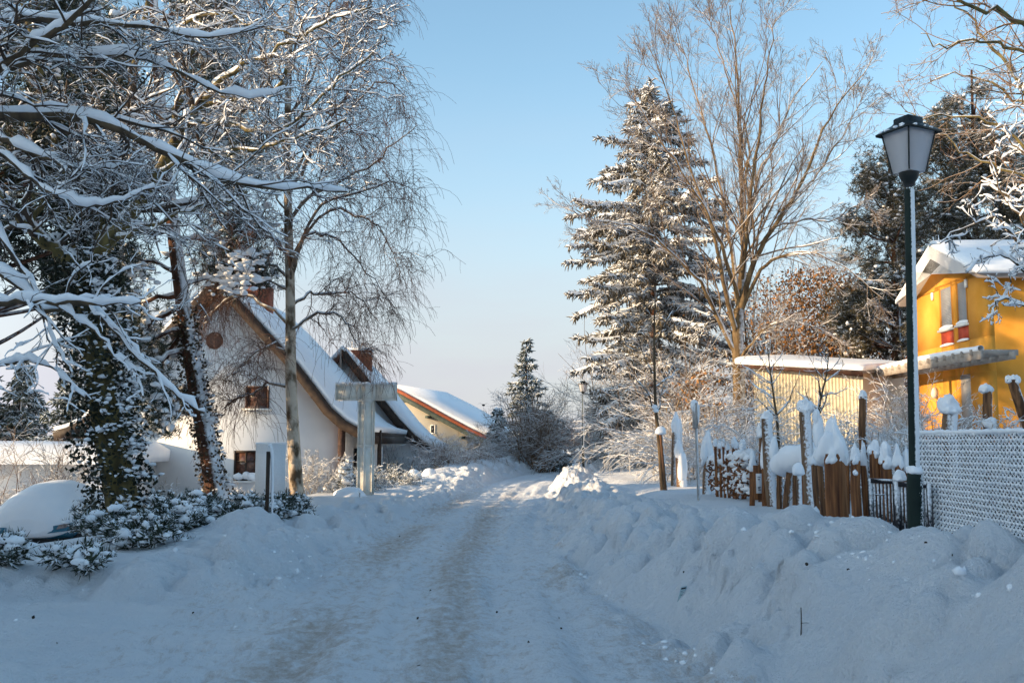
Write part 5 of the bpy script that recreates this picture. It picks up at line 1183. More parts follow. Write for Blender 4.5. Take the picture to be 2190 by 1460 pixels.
for px, d, h, w_, l in ((225, 18.5, .7, .7, 'dark spreading juniper at the foot of the ivy trunk'), (375, 19, .55, .7, 'dark low juniper between ivy tree and pine'), (135, 24.5, 1.1, .9, 'dark juniper right behind the snowed in car')):
    conifer_shrub(at(px, d), h, w_, l, None, .5, .5, 'juniper')
# dark evergreens behind the garage
for i, (px, d, h, lab) in enumerate(((40, 47, 6.2, 'dark evergreen behind the garage at the left edge'), (150, 45, 5.6, 'dark evergreen behind the garage near the white house'), (-60, 46, 7, 'dark evergreen beyond the left edge'))):
    spruce('evergreen_tree', at(px, d), h, 2.3, lab, m='needle_far', nw=20, snowy=.35, dens=1.3, sprayl=.5, group='evergreens behind the garage')

# ================================================================== street lamps
def street_lamp(base, label, H=4.0):
    t = thing('street_lamp', base, label, 'street lamp', 'green lantern street lamps'); b = np.array(base, float)
    z = lambda h: b + (0, 0, h)
    MB().tube([z(-.3), z(1.26), z(1.31), z(1.34)], [.056, .056, .053, .042], 20).build('sleeve', M['lamp_sleeve'], t)
    MB().tube([z(1.33), z(H - .86), z(H - .55)], [.039, .037, .036], 18).build('pole', M['lamp_green'], t)
    V, F = cap_shape(z(1.335), .062, .045, .06, droop=.6); MB().add(V, F).build('snow_collar', M['snow_soft'], t)
    cap = MB(); rings = [(H - .52, .042), (H - .495, .045), (H - .475, .058), (H - .445, .072), (H - .42, .074)]
    cap.loft([[(b[0] + r * math.cos(a), b[1] + r * math.sin(a), b[2] + zz) for a in np.linspace(0, 2 * PI, 18)[:-1]] for zz, r in rings]); cap.build('lantern_base', M['lamp_black'], t)
    rz = rad(24)
    def sq(r, zz, k=4): return [(b[0] + r * 1.414 * math.cos(rz + PI / 4 + i * PI / 2), b[1] + r * 1.414 * math.sin(rz + PI / 4 + i * PI / 2), b[2] + zz) for i in range(k)]
    gl = MB(); r0, r1, za, zb = .082, .135, H - .42, H - .10
    gl.loft([sq(r0, za), sq(r1, zb)], cap=False); gl.loft([sq(r0 - .005, za), sq(r1 - .005, zb)], cap=False); gl.build('lantern_glass', M['lantern_glass'], t, False)
    MB().tube([z(H - .42), z(H - .39), z(H - .34), z(H - .2), z(H - .17)], [.022, .022, .026, .032, .016], 12).build('bulb', M['frost_glass'], t)
    rb = MB()
    for i in range(4): rb.tube([np.array(sq(r0 + .001, za)[i]), np.array(sq(r1 + .001, zb)[i])], .006, 6)
    rf_ = MB(); rf_.loft([sq(.138, H - .10), sq(.165, H - .125), sq(.168, H - .108), sq(.084, H - .045), sq(.074, H - .03), sq(.074, H + .0), sq(.066, H + .01)]); rf_.build('lantern_roof', M['lamp_black'], t, False)
    fm_ = rb.build('glass_edge', M['lamp_black'], t)
    sw = MB()
    for i, f in ((1, .12), (1, .3), (1, .36), (1, .62), (1, .8), (2, .2), (2, .5), (2, .7), (0, .9)):
        A_, B_ = np.array(sq(.16, H - .098)[i]), np.array(sq(.16, H - .098)[(i + 1) % 4]); p = A_ * (1 - f) + B_ * f; sw.add(*blobs([p], (.022, .014, .012), 1, .2))
    sw.build('snow_clumps', M['snow_soft'], t)
    return t
lb = W(1951, 1100, 7.4); sl = street_lamp((lb[0], 7.4, 0.0), 'nearest street lamp, green pole plastered with snow on one side, frosted lantern on top')
sl.rotation_euler = (0, rad(1.25), 0)
b = W(1248, 1020, 40.6); far = copy_tree(sl, (b[0], 40.6, 0.0), 'far street lamp standing on the bank in the open sky, before the arching bushes')
b = W(1323, 1020, 53); copy_tree(sl, (b[0], 53, .05), 'farthest street lamp, small lantern against the dark spruce foot')

def post(name, px0, py0, px1, py1, d, r0, r1, m, label, cat, capr=None, caph=0, M_=10, group=None, d1=None):
    a, c = W(px0, py0, d), W(px1, py1, d1 or d); t = thing(name, a, label, cat, group)
    P = curve([a - (c - a) / np.linalg.norm(c - a) * .4, a, c], 8); MB().tube(P, np.linspace(r0, r1, 8), M_).build('post', M[m], t)
    if capr: V, F = cap_shape(c, capr, caph, .05); MB().add(V, F).build('snow_cap', M['snow_soft'], t)
    return t
post('dark_post', 1303, 1010, 1301, 958, 46, .035, .035, 'black_metal', 'short dark post left of the farthest street lamp', 'post')
post('dark_post', 1316, 1010, 1315, 918, 47, .035, .03, 'black_metal', 'tall thin dark post directly left of the farthest street lamp', 'post')
post('pale_post', 1348, 1022, 1345, 940, 38, .03, .03, 'metal_grey', 'thin snowy pale post right of the farthest street lamp', 'post')
# sign seen edge-on on a thin pole
sp_ = post('sign_post', 1494, 1062, 1487, 868, 17.2, .026, .024, 'metal_grey', 'thin grey pole with a snowy sign seen edge on', 'sign')
a, c = W(1489, 916, 17.2), W(1487, 862, 17.2)
sg = MB().box((a[0] - .035, 17.2 - .3, a[2]), (a[0] - .02, 17.2 + .15, c[2])).build('sign_plate', M['metal_grey'], sp_, False)
mesh_child(MB().add(*cap_shape(c + (-.03, -.05, -.02), .07, .08, .06, droop=1.6)), 'snow_cap', M['snow_soft'], sg, sp_, True)
mesh_child(MB().add(*tubes(np.array([curve([c + (.0, -.1, -.03), (c + a) / 2 + (.01, -.1, 0), a + (0, -.1, .05)], 8)]), np.array([[.05, .052, .045, .04, .036, .03, .025, .01]]), 8)), 'snow_strip', M['snow_soft'], sg, sp_, True)

# staked young street tree
b = W(1417, 1047, 22); yt = thing('young_tree', b, 'young street tree tied to a wooden stake, snow in its first fork', 'tree')
P = np.array([curve([W(1418, 1060, 22), W(1411, 960, 22), W(1403, 880, 22), W(1400, 800, 22), W(1399, 720, 22), W(1401, 640, 22)], 20)]); Rd = np.linspace(.055, .012, 20)[None]
lim = [([(1403, 880, 22), (1393, 866, 22), (1388, 845, 21.8), (1372, 825, 21.7), (1350, 800, 21.6)], .022, .006), ([(1404, 880, 22), (1412, 866, 22), (1416, 835, 22.2), (1430, 800, 22.3), (1445, 770, 22.4)], .022, .006), ([(1401, 830, 22), (1416, 815, 22), (1432, 808, 22.1), (1450, 790, 22.2)], .015, .004),
       ([(1400, 800, 22), (1385, 780, 22), (1370, 740, 22), (1360, 700, 22)], .015, .004), ([(1399, 740, 22), (1420, 700, 22), (1440, 660, 22), (1450, 620, 22)], .014, .004), ([(1400, 700, 22), (1385, 660, 22), (1375, 620, 22)], .012, .004)]
Pl, Rl = limbs(lim, 12, jit=.012); mtubes(MB(), [(P, Rd), (Pl, Rl)], 7).build('trunk', M['bark'], yt)
g1 = grow(Pl, Rl, 8, (.2, 1), (.25, .5), (30, 60), 6, up=.06, wig=.15, rr=.6, rmin=.005); mtubes(MB(), [g1], 4).build('branches', M['twig_dark'], yt)
sn = MB(); mtubes(sn, [snow_on(Pl, Rl, 1.2, .016, .0)], 5); mtubes(sn, [snow_on(*g1, 1.2, .01, .1, gap=.3)], 4); sn.add(*blobs([W(1403, 878, 21.95), W(1400, 870, 21.95)], (.07, .06, .06), 2, .05)); sn.build('snow_clumps', M['snow_soft'], yt)
post('wooden_stake', 1424, 1045, 1413, 925, 21.8, .04, .035, 'log', 'wooden stake with a snow lump beside the young street tree', 'stake', .12, .14)

# carved pointed posts behind the pole
for i, (x0, y0, x1, y1, d, r, lab) in enumerate(((1447, 1020, 1446, 905, 24, .13, 'tall tapering weathered post with snow point, right of the staked tree'), (1458, 1028, 1452, 960, 23.2, .12, 'shorter snow covered pointed post in front of the tall tapering one'), (1457, 1022, 1455, 916, 24.4, .06, 'thin weathered post just behind the tapering one'))):
    a, c = W(x0, y0, d), W(x1, y1, d); t = thing('carved_post', a, lab, 'post', 'pointed posts by the footpath')
    MB().tube(curve([a - (0, 0, .3), a, a * .4 + c * .6, c], 9), np.array([1.1, 1.1, 1.05, 1, .95, .9, .8, .7, .6]) * r, 9).build('post', M['log_frost'], t)
    V, F = cap_shape(c + (0, 0, -.02), r * .9, .3 if i != 1 else .25, .06, droop=.9); V[:, :2] = (V[:, :2] - c[:2]) * np.clip(1 - (V[:, 2:] - c[2]) / .42, .12, 1) + c[:2]; MB().add(V, F).build('snow_cap', M['snow_soft'], t)
    if i == 1: 
        V, F = cap_shape(a * .5 + c * .5 + (.03, -.05, .0), .11, .34, .1, droop=1.2); MB().add(V, F).build('snow_side', M['snow_soft'], t)

# ================================================================== palisade of logs
def log(px_b, py_b, px_t, py_t, d, wpx, label, m='log', cap=None, cone=0, lump=None, d1=None):
    """bottom and top pixels, width in pixels, snow cap (height px, width factor)"""
    a, c = W(px_b, py_b, d), W(px_t, py_t, d1 or d); r = wpx / 2 * d / FPX; t = thing('log_post', a, label, 'log', 'upright logs of the palisade')
    ax = (c - a); Ln = np.linalg.norm(ax); ax /= Ln; K = 22; Mn = 18; th = np.linspace(0, 2 * PI, Mn + 1)[:-1]; ring = []; s0 = R.uniform(0, 50)
    for k in range(K):
        f = k / (K - 1); p = a - ax * .45 + ax * (Ln + .45) * f + np.array([vnoise(np.array([f * 3 + s0]), np.array([1.]))[0], vnoise(np.array([f * 3 + s0]), np.array([7.]))[0], 0]) * r * .5
        rr = r * (1.1 - .2 * f) * (1 + .16 * vnoise(np.cos(th) * 1.3 + s0, np.sin(th) * 1.3 + f * 2) + .13 * vnoise(th * 2.2 + s0, f * .6 + 0 * th, 3) - .10 * (vnoise(th * 3 + s0, f * .4 + 0 * th, 9) > .28))
        ring.append(np.stack([p[0] + rr * np.cos(th), p[1] + rr * np.sin(th), np.full(Mn, p[2])], 1))
    MB().loft(ring).build('wood', M[m], t)
    if cap:
        hp, wf = cap; hz = hp * d / FPX
        V, F = cap_shape(c + (0, 0, -.02), r * wf, hz, .2, droop=.38, sub=4 if wpx > 20 else 3)
        if cone: V[:, :2] = (V[:, :2] - c[:2]) * np.clip(1.12 - cone * np.clip(V[:, 2:] - c[2], 0, 9) / hz, .14, 2) + c[:2]
        MB().add(V, F).build('snow_cap', M['snow_soft'], t)
    for (fx, fy, rx, rz_) in (lump or []):
        q = W(fx, fy, d) + (0, -r * .8, 0); V, F = cap_shape(q, rx * d / FPX, rz_ * d / FPX, .12, droop=1); MB().add(V, F).build('snow_lump', M['snow_soft'], t)
    return t
log(1796, 1140, 1782, 970, 9.3, 47, 'fattest reddish log with tall conical snow hat, left of the black gate', 'log_red', (64, 1.08), .45)
log(1733, 1060, 1722, 872, 12, 26, 'tall crooked log with round snow ball on top, left of the fattest log', 'log_frost', (26, 1.15), 0, [(1748, 928, 11, 34), (1742, 890, 7, 16)])
log(1768, 1122, 1750, 970, 9.7, 15, 'slim split log leaning on the fattest log', 'log', (22, 1.3), .3)
log(1752, 1116, 1742, 985, 10, 15, 'slim split log left of the leaning one, snow on top', 'log', (16, 1.3), .2)
log(1652, 1082, 1640, 895, 14.5, 24, 'tall frost covered log with small snow ball, beside the paper notice', 'log_frost', (20, .95), 0, [(1652, 960, 10, 26)])
log(1630, 1070, 1630, 925, 16, 18, 'thick stub carrying a big snow ball behind the frosted log', 'log', (26, 1.5))
log(1608, 1066, 1608, 995, 15, 11, 'first plank post of the notice gate', 'log_red', (30, 1.3), .5)
log(1636, 1076, 1634, 985, 14.7, 11, 'plank post right of the paper notice', 'log_red', (44, 1.2), .5)
log(1668, 1058, 1666, 990, 14, 13, 'low dark log right of the frosted log, under the snow ledge', 'log', (20, 1.4))
log(1684, 1060, 1690, 995, 13.6, 13, 'low slanting log below the snow ledge', 'log', (26, 1.5))
log(1703, 1064, 1702, 995, 13.2, 14, 'low log behind the thin capped stake', 'log', (28, 1.5))
log(1722, 1064, 1722, 985, 12.8, 14, 'low log under the right end of the snow ledge', 'log_red', (30, 1.4))
log(1739, 1062, 1738, 980, 12.4, 12, 'low log behind the tall crooked log', 'log', (22, 1.4))
log(1812, 1054, 1812, 985, 11.6, 11, 'thin log directly right of the fattest log', 'log_red', (18, 1.2))
log(1831, 1054, 1828, 978, 11.5, 21, 'short log with oval snow hat, first right of the fattest log', 'log_red', (27, 1.12), 0, [(1826, 1010, 5, 6)])
log(1850, 1050, 1847, 995, 11.6, 14, 'narrow log nearly all snow between two short logs', 'log_red', (46, 1.0), .4)
log(1872, 1050, 1868, 963, 11.5, 22, 'tallest short log with pointed snow hat behind the gate', 'log_red', (28, 1.1), .4)
log(1896, 1048, 1894, 984, 11.4, 26, 'short wide log with fat round snow hat behind the gate', 'log_red', (32, 1.1))
log(1924, 1046, 1920, 986, 11.3, 18, 'short log with steep pointed snow hat left of the lamp', 'log_red', (40, 1.1), .42)
log(1944, 1046, 1941, 990, 11.3, 16, 'short log half hidden behind the lamp sleeve', 'log_red', (40, 1.1), .3)
log(1848, 945, 1845, 848, 14.5, 18, 'tall narrow log with small snow cap in front of the shed end', 'log', (13, 1.0))
log(2034, 945, 2030, 872, 11.5, 32, 'thick frost speckled post with fat snow cap behind the wire fence', 'log_frost', (26, 1.22))
log(2114, 945, 2110, 832, 12, 20, 'round brown log with icy top behind the wire fence', 'log', (14, 1.3), 0, [(2112, 905, 14, 14)])
log(2205, 930, 2165, 812, 12, 22, 'leaning dark log with snow along its top at the right edge', 'log', (16, 1.2))
log(1514, 1050, 1514, 975, 20, 20, 'pale post with a big pointed snow hood at the end of the woven fence', 'log_frost', (46, 1.15), .45)
# snow ledge lying along the low logs
q = thing('snow_ledge', W(1700, 985, 13), 'thick band of snow lying along the row of low logs', 'snow drift')
P = curve([W(1668, 992, 13.9), W(1690, 984, 13.5), W(1710, 980, 13.1), W(1730, 975, 12.7), W(1742, 985, 12.4)], 14, .012); mb = MB(); V, F = tubes(P[None], (.16 + .04 * R.random((1, 14))) * np.array([.5] + [1] * 12 + [.6]), 12); V[:, 2] = W(1700, 990, 13)[2] + (V[:, 2] - W(1700, 990, 13)[2]) * .85; mb.tube(P, (.15 + .04 * R.random(14)), 12); mb.build('snow_bank', M['snow_soft'], q)
# woven brushwood fence
wf = thing('brush_fence', W(1560, 1050, 18), 'woven brushwood fence panel clogged with snow', 'fence')
n = 420; f = R.random(n); dd = 19.6 - 3.4 * f; px = 1523 + 80 * f; py0 = 985 - 6 * f; py1 = 1045 + 12 * f
C = np.array([W(x, a + (b_ - a) * R.random(), d_) for x, a, b_, d_ in zip(px, py0, py1, dd)])
ax = W(1603, 1000, 16.2) - W(1523, 1000, 19.6); ax /= np.linalg.norm(ax)
D = nrm(ax + R.normal(size=(n, 3)) * np.array([.2, .2, .25])); L = R.uniform(.12, .3, n)[:, None]
P = np.stack([C - D * L + R.normal(size=C.shape) * .01, C + R.normal(size=C.shape) * .03, C + D * L], 1) + R.normal(size=(n, 1, 3)) * np.array([.05, .05, 0])
mtubes(MB(), [(P, np.full((n, 3), .014))], 5).build('brushwood', M['log_red'], wf)
mb = MB(); mb.add(*blobs(C[:330] + R.normal(size=(330, 3)) * .02 + (0, -.03, .02), R.uniform(.035, .085, (330, 1)) * np.array([1.3, 1.2, .75]), 1, .15)); mb.add(*blobs(np.array([W(1523 + 80 * g, 982 - 8 * g + R.normal() * 3, 19.6 - 3.4 * g) for g in np.linspace(0, 1, 40)]), np.array([.11, .1, .09]), 2, .1)); mb.build('snow_clumps', M['snow_soft'], wf)
for i, (x, y0, y1, w_, l) in enumerate(((1532, 990, 948, 6, 'first'), (1541, 990, 952, 5, 'second'), (1549, 992, 948, 5, 'third'), (1558, 992, 956, 6, 'fourth'), (1573, 1000, 950, 12, 'thickest'), (1590, 998, 955, 10, 'last'))):
    log(x, y0 + 20, x - 2, y1, 18.6 - i * .3, w_, l + ' of the dark stubs standing above the woven fence', 'log_red', (12 if w_ < 8 else 17, 1.5 if w_ < 8 else 1.25))
# paper notice on the plank gate
a, c = W(1616, 1054, 14.9), W(1627, 1012, 14.9)
pn = thing('notice', ((a[0] + c[0]) / 2, 14.85, a[2]), 'white paper notice pinned between two plank posts', 'notice')
MB().box((a[0], 14.84, a[2]), (c[0], 14.86, c[2])).build('sheet', M['paper'], pn, False)
for z_, x0, x1 in ((.82, .25, .75), (.70, .3, .6), (.68, .3, .6), (.3, .25, .75), (.24, .25, .6), (.16, .3, .8)): MB().box((a[0] + (c[0] - a[0]) * x0, 14.834, a[2] + (c[2] - a[2]) * z_), (a[0] + (c[0] - a[0]) * x1, 14.839, a[2] + (c[2] - a[2]) * (z_ + .03))).build('text_line', M['ink'], pn, False)
MB().box((a[0] - .03, 14.865, a[2] - .1), (c[0] + .06, 14.9, c[2] + .12)).build('board', M['log_red'], pn, False)
# thin capped stake in front
post('wooden_stake', 1711, 1113, 1708, 1010, 10.8, .028, .03, 'log_frost', 'thin round stake with a leaning snow cap in front of the low logs', 'stake', .065, .10)

# ================================================================== black gate and wire fence
ga, gb = np.array((3.27, 9.2)), np.array((3.56, 8.55)); gv = (gb - ga); gl_ = np.linalg.norm(gv); gv /= gl_; gn = np.array((gv[1], -gv[0]))
gt = thing('gate', (ga[0], ga[1], .6), 'black metal bar gate with a lump of snow on its middle post', 'gate')
def gbox(mb, u0, u1, z0, z1, th=.015):
    V = [(*(ga + gv * u + gn * o), z) for z in (z0, z1) for u, o in ((u0, -th), (u1, -th), (u1, th), (u0, th))]
    return mb.add(V, [(0, 3, 2, 1), (4, 5, 6, 7), (0, 1, 5, 4), (1, 2, 6, 5), (2, 3, 7, 6), (3, 0, 4, 7)])
zt1 = W(1850, 1023, 9.1)[2]; zt2 = W(1900, 1034, 8.8)[2]; um = gl_ * .47
fr = MB(); gbox(fr, 0, .035, .4, zt1, .02); gbox(fr, .036, um - .03, zt1 - .04, zt1, .018); gbox(fr, gl_ - .03, gl_, .4, zt1 - .02, .02); gbox(fr, um + .03, gl_ - .031, zt1 - .06, zt1 - .02, .018); gbox(fr, .036, um - .03, .56, .6, .018); fr.build('frame', M['black_metal'], gt, False)
gbox(MB(), um - .028, um + .028, .4, zt1 + .005, .028).build('gate_post', M['black_metal'], gt, False)
for u in np.concatenate([np.linspace(.06, um - .055, 6), np.linspace(um + .055, gl_ - .055, 8)]):
    gbox(MB(), u - .008, u + .008, .42, zt1 - (.042 if u < um else .062), .008).build('bar', M['black_metal'], gt, False)
p = ga + gv * (um * .62) + gn * .03; MB().tube([(*p, zt1 - .14), (*(p + gn * .04), zt1 - .14), (*(p + gn * .04 - gv * .06), zt1 - .14)], .008, 6).build('handle', M['black_metal'], gt)
p = ga + gv * (um + .03); V, F = cap_shape((*p, zt1 + .0), .055, .075, .15, droop=.2); MB().add(V, F).build('snow_lump', M['snow_soft'], gt)

fA, fB = np.array((3.60, 9.0)), np.array((3.66, 4.6)); fv = fB - fA; fl = np.linalg.norm(fv); fv /= fl
wt = thing('wire_fence', (fA[0], fA[1], .7), 'chain link fence with every wire coated in snow, right of the street lamp', 'fence')
ZT = 1.615; ZB = .66; cw = .062; ch_ = .046; nC = int(fl / cw); nR = int((ZT - ZB) / ch_)
mb = MB(); snw = MB(); dk = MB()
PP = []; 
for c in range(nC + 1):
    u = c * cw; k = np.arange(nR * 2 + 1); zz = ZT - k * ch_ / 2; off = np.where(k % 2 == 0, 0, cw / 2) * (1 if c % 2 == 0 else 1); bow = .03 * np.sin(u * 2.2) + .02 * vnoise(zz * 2, zz * 0 + u * 2, 3)
    uu = u + off; oo = np.where(k % 2 == 0, .004, -.004)
    PP.append(np.stack([fA[0] + fv[0] * uu - fv[1] * 0 + bow, fA[1] + fv[1] * uu, zz + .006 * vnoise(zz * 9, uu * 9, 4)], 1))
PP = np.array(PP); n_ = PP.shape[0]
# second set of zigzags mirrored: together they make the diamonds
P2 = PP.copy(); k = np.arange(PP.shape[1]); sh_ = np.where(k % 2 == 0, 0, -cw); P2[:, :, 0] += fv[0] * sh_[None]; P2[:, :, 1] += fv[1] * sh_[None]
for Q in (PP, P2):
    mb.add(*tubes(Q, np.full(Q.shape[:2], .0052), 5))
mb.build('wire', M['black_metal'], wt)
Q = np.concatenate([PP, P2]); S = []; 
a_, b_ = Q[:, :-1].reshape(-1, 3), Q[:, 1:].reshape(-1, 3)
side = np.array([-1.0, 0, 0])
f5 = np.linspace(.0, 1, 5)[None, :, None]; seg = a_[:, None] * (1 - f5) + b_[:, None] * f5
seg = seg + side * .004 + np.array([0, 0, .006]); wv_ = R.uniform(.75, 1.2, (len(seg), 1))
nn = len(PP) * (PP.shape[1] - 1); up_ = np.tile((np.arange(PP.shape[1] - 1) % 2 == 0), len(PP) * 2); snw.add(*tubes(seg[up_], np.array([[.003, .0075, .0095, .009, .005]]) * wv_[up_], 5)); snw.add(*tubes(seg[~up_], np.array([[.002, .0035, .004, .004, .003]]) * wv_[~up_], 5))
gx_, gz_ = np.meshgrid(np.arange(nC + 1), np.arange(nR + 1)); cen = np.array([(fA[0] + fv[0] * c * cw + .03 * math.sin(c * cw * 2.2) - .004, fA[1] + fv[1] * c * cw, ZT - r * ch_ + .003) for c, r in zip(gx_.ravel(), gz_.ravel())])
snw.add(*blobs(cen + R.normal(size=cen.shape) * .0025, np.array([.004, .005, .0045]) * R.uniform(.75, 1.2, (len(cen), 1)), 1, .12))
cen2 = cen + np.array([0, fv[1] * cw / 2, -ch_ / 2]); snw.add(*blobs(cen2 + R.normal(size=cen.shape) * .0025, np.array([.004, .005, .0045]) * R.uniform(.75, 1.2, (len(cen), 1)), 1, .12))
snw.build('snow_coating', M['snow_soft'], wt)
for i, u in enumerate((.02, 1.75, 3.6)):
    p = fA + fv * u + np.array((.05, 0)); MB().tube([(*p, .4), (*p, ZT + .03)], .02, 10).build('post', M['metal_grey'], wt)
tp = curve([(*(fA + fv * u + (.03 * math.sin(u * 2.2), 0)), ZT + .012) for u in np.linspace(0, fl, 30)], 90, .003); MB().add(*tubes(tp[None], R.uniform(.014, .026, (1, 90)), 7)).build('top_snow', M['snow_soft'], wt)

# twig and scraps in the big bank
def on_ground(px, py, d0=3, d1=30):
    lo, hi = d0, d1
    for d in np.arange(d0, d1, .02):
        q = W(px, py, d)
        if q[2] < float(ground_z(np.array([q[0]]), np.array([d]), True)[0]): return q
    return q
q = on_ground(1712, 1360); tg = thing('twig', q, 'thin dark forked twig stuck upright in the snow bank', 'twig'); c = W(1713, 1298, q[1] + .02)
MB().tube(curve([q - (0, 0, .05), q * .5 + c * .5 + (.004, 0, 0), c], 6), np.linspace(.0045, .003, 6), 6).build('stem', M['twig_dark'], tg)
k = q * .55 + c * .45; MB().tube(curve([k, k + (.03, .0, .004), W(1729, 1331, q[1])], 5), np.linspace(.003, .002, 5), 5).build('fork', M['twig_dark'], tg)
q = on_ground(1455, 1280); tk_ = thing('paper_scrap', q, 'small pale blue printed scrap stuck in the snow bank', 'litter')
c = W(1463, 1253, q[1]); d_ = (c - q); s_ = np.array((.028, .01, .003))
pl = MB().add(np.array([q - s_ - (0, 0, .02), q + s_ - (0, 0, .02), c + s_, c - s_, q - s_ - (0, 0, .02) + (0, .002, 0), q + s_ - (0, 0, .02) + (0, .002, 0), c + s_ + (0, .002, 0), c - s_ + (0, .002, 0)]), [(0, 1, 2, 3), (7, 6, 5, 4), (0, 4, 5, 1), (1, 5, 6, 2), (2, 6, 7, 3), (3, 7, 4, 0)]); pl.build('scrap', M['blue_ticket'], tk_, False)
for f0, f1, g0, g1 in ((.78, .92, -.8, .8), (.62, .65, -.7, .3), (.5, .53, -.7, .5), (.38, .41, -.6, .2), (.28, .31, -.6, .5)):
    V = [q + d_ * f + s_ * g + (0, -.003, 0) for f, g in ((f0, g0), (f0, g1), (f1, g1), (f1, g0))]; MB().add(V, [(0, 1, 2, 3)]).build('text_line', M['ink'], tk_, False)
bits = [(1814, 1221, .018), (1980, 1163, .016), (490, 1218, .02), (1200, 1345, .016), (1195, 1322, .02), (893, 1323, .016), (855, 1147, .018), (1462, 1224, .012), (2037, 1188, .01), (70, 1322, .022), (412, 1312, .016), (1062, 1310, .016), (920, 1264, .018), (1130, 1375, .016), (121, 1376, .014)]
lbl = ['on the big bank below the gate', 'on the bank right of the gate', 'on the left bank face', 'on the road at the right', 'on the road just above another', 'alone in the middle wheel track', 'at the left road edge', 'near the blue scrap', 'below the wire fence', 'at the foot of the left bank', 'on the side road', 'in the road centre', 'in the sandy wheel track', 'on the road nearest the viewer', 'at the left edge of the side road']
for (x, y, s), l in zip(bits, lbl):
    q = on_ground(x, y); t = MB(); V, F = leaves(np.array([q + (0, 0, s * .35), q + (s * .2, 0, s * .5)]), s * 1.7, asp=.8); V2 = V + np.array((0, 0, .003)); t.add(V, F); t.add(V2, F[:, ::-1]); o = t.build('dead_leaf', M['litter']); tag(o, 'dark crumpled leaf ' + l, 'leaf', 'dead leaves scattered on the snow')

# ================================================================== cross
cb = W(783, 1085, 25); cb[2] = gz(cb[0], cb[1]) - .05; cr_ = thing('cross', cb, 'large standing cross of frosted panels in pale frames', 'cross')
d = 25; xl, zl = xz(719, 856, d); xr, zr = xz(848, 823, d); xa, _ = xz(767, 900, d); xb, _ = xz(800, 900, d); Tk = .16
def frame_panel(x0, x1, z0, z1, nm):
    MB().box((x0 + .03, d - Tk + .015, z0 + .03), (x1 - .03, d + Tk - .015, z1 - .03)).build(nm, M['cross_panel'], cr_, False)
    f = MB()
    for y0, y1 in ((d - Tk, d - Tk + .03), (d + Tk - .03, d + Tk)):
        f.box((x0, y0, z0), (x0 + .03, y1, z1)).box((x1 - .03, y0, z0), (x1, y1, z1)).box((x0 + .03, y0, z0), (x1 - .03, y1, z0 + .03)).box((x0 + .03, y0, z1 - .03), (x1 - .03, y1, z1))
    f.build('frame', M['cross_frame'], cr_, False)
frame_panel(xl, xa - .003, zl, zr, 'arm_panel'); frame_panel(xa, xb, zl, zr, 'centre_panel'); frame_panel(xb + .003, xr, zl, zr, 'arm_panel')
zm = xz(783, 953, d)[1]; frame_panel(xa, xb, zm + .003, zl - .003, 'upper_panel'); frame_panel(xa, xb, cb[2] - .1, zm, 'lower_panel')
xm = xz(781, 950, d)[0]; MB().box((xm - .025, d - Tk - .02, cb[2]), (xm + .025, d - Tk - .003, zl - .03)).build('middle_rail', M['cross_frame'], cr_, False)
P = curve([(xl, d, zr + .02), (xl * .7 + xr * .3, d, zr + .025), (xl * .3 + xr * .7, d, zr + .025), (xr, d, zr + .02)], 30, .006); mb = MB(); V, F = tubes(P[None], np.full((1, 30), .05), 8); V[:, 1] = d + (V[:, 1] - d) * 2.6; mb.add(V, F).build('snow_clumps', M['snow_soft'], cr_)

# ================================================================== car in the drive
zg = -.85
cx = W(64, 1100, 21)[0]; ct = thing('parked_car', (cx, 21, zg), 'blue hatchback buried under a smooth rounded shell of snow', 'car')
def section(y, hw, z0, z1, zs, rnd=.35, n=28, grow_=0.0):
    """closed outline seen from behind: bottom z0, roof z1, widest at zs"""
    out = []
    for k in range(n):
        a = 2 * PI * k / n - PI / 2; s, c = math.sin(a), math.cos(a); p = 2.6
        x = hw * np.sign(c) * abs(c) ** (2 / p); 
        z = zs + ((z1 - zs) if s > 0 else (zs - z0)) * np.sign(s) * abs(s) ** (2 / p)
        if s > 0: x *= 1 - rnd * abs(s) ** 2.2
        out.append((cx + x, 21 + y, zg + z))
    return out
body = MB().loft([section(y, hw, z0, z1, zs) for y, hw, z0, z1, zs in ((-.02, .70, .38, .95, .62), (.05, .79, .30, 1.02, .62), (.25, .83, .26, 1.22, .65), (.6, .83, .24, 1.36, .65), (1.4, .83, .22, 1.40, .65), (2.2, .83, .22, 1.25, .62), (2.7, .82, .24, .95, .58), (3.4, .74, .3, .8, .55), (3.55, .6, .4, .65, .52))]).build('body', M['car_blue'], ct)
def snow_sec(y, hw, z0, z1): return section(y, hw, z0, z1, .66, .30)
shell = MB().loft(np.array([snow_sec(y, hw, z0, z1) for y, hw, z0, z1 in ((-.16, .45, .52, .8), (-.12, .66, .44, .98), (-.02, .80, .40, 1.14), (.15, .87, .38, 1.30), (.4, .90, .38, 1.43), (.8, .9, .4, 1.53), (1.5, .9, .42, 1.56), (2.3, .89, .45, 1.38), (2.8, .88, .5, 1.1), (3.4, .8, .55, .95))])).build('snow_shell', M['snow'], ct)
xa, za = xz(98, 1141, 20.8); xb, zb = xz(144, 1116, 20.8)
lp = MB(); lp.loft([[(xa, 20.86, za), (xb - .04, 20.86, za + .05), (xb, 20.9, zb - .03), (xa + .12, 20.86, zb - .08)], [(xa, 21.1, za), (xb - .04, 21.1, za + .05), (xb, 21.1, zb - .03), (xa + .12, 21.1, zb - .08)]]); lp.build('tail_panel', M['car_blue'], ct, False)
xa2, za2 = xz(118, 1132, 20.8); xb2, zb2 = xz(140, 1117, 20.8)
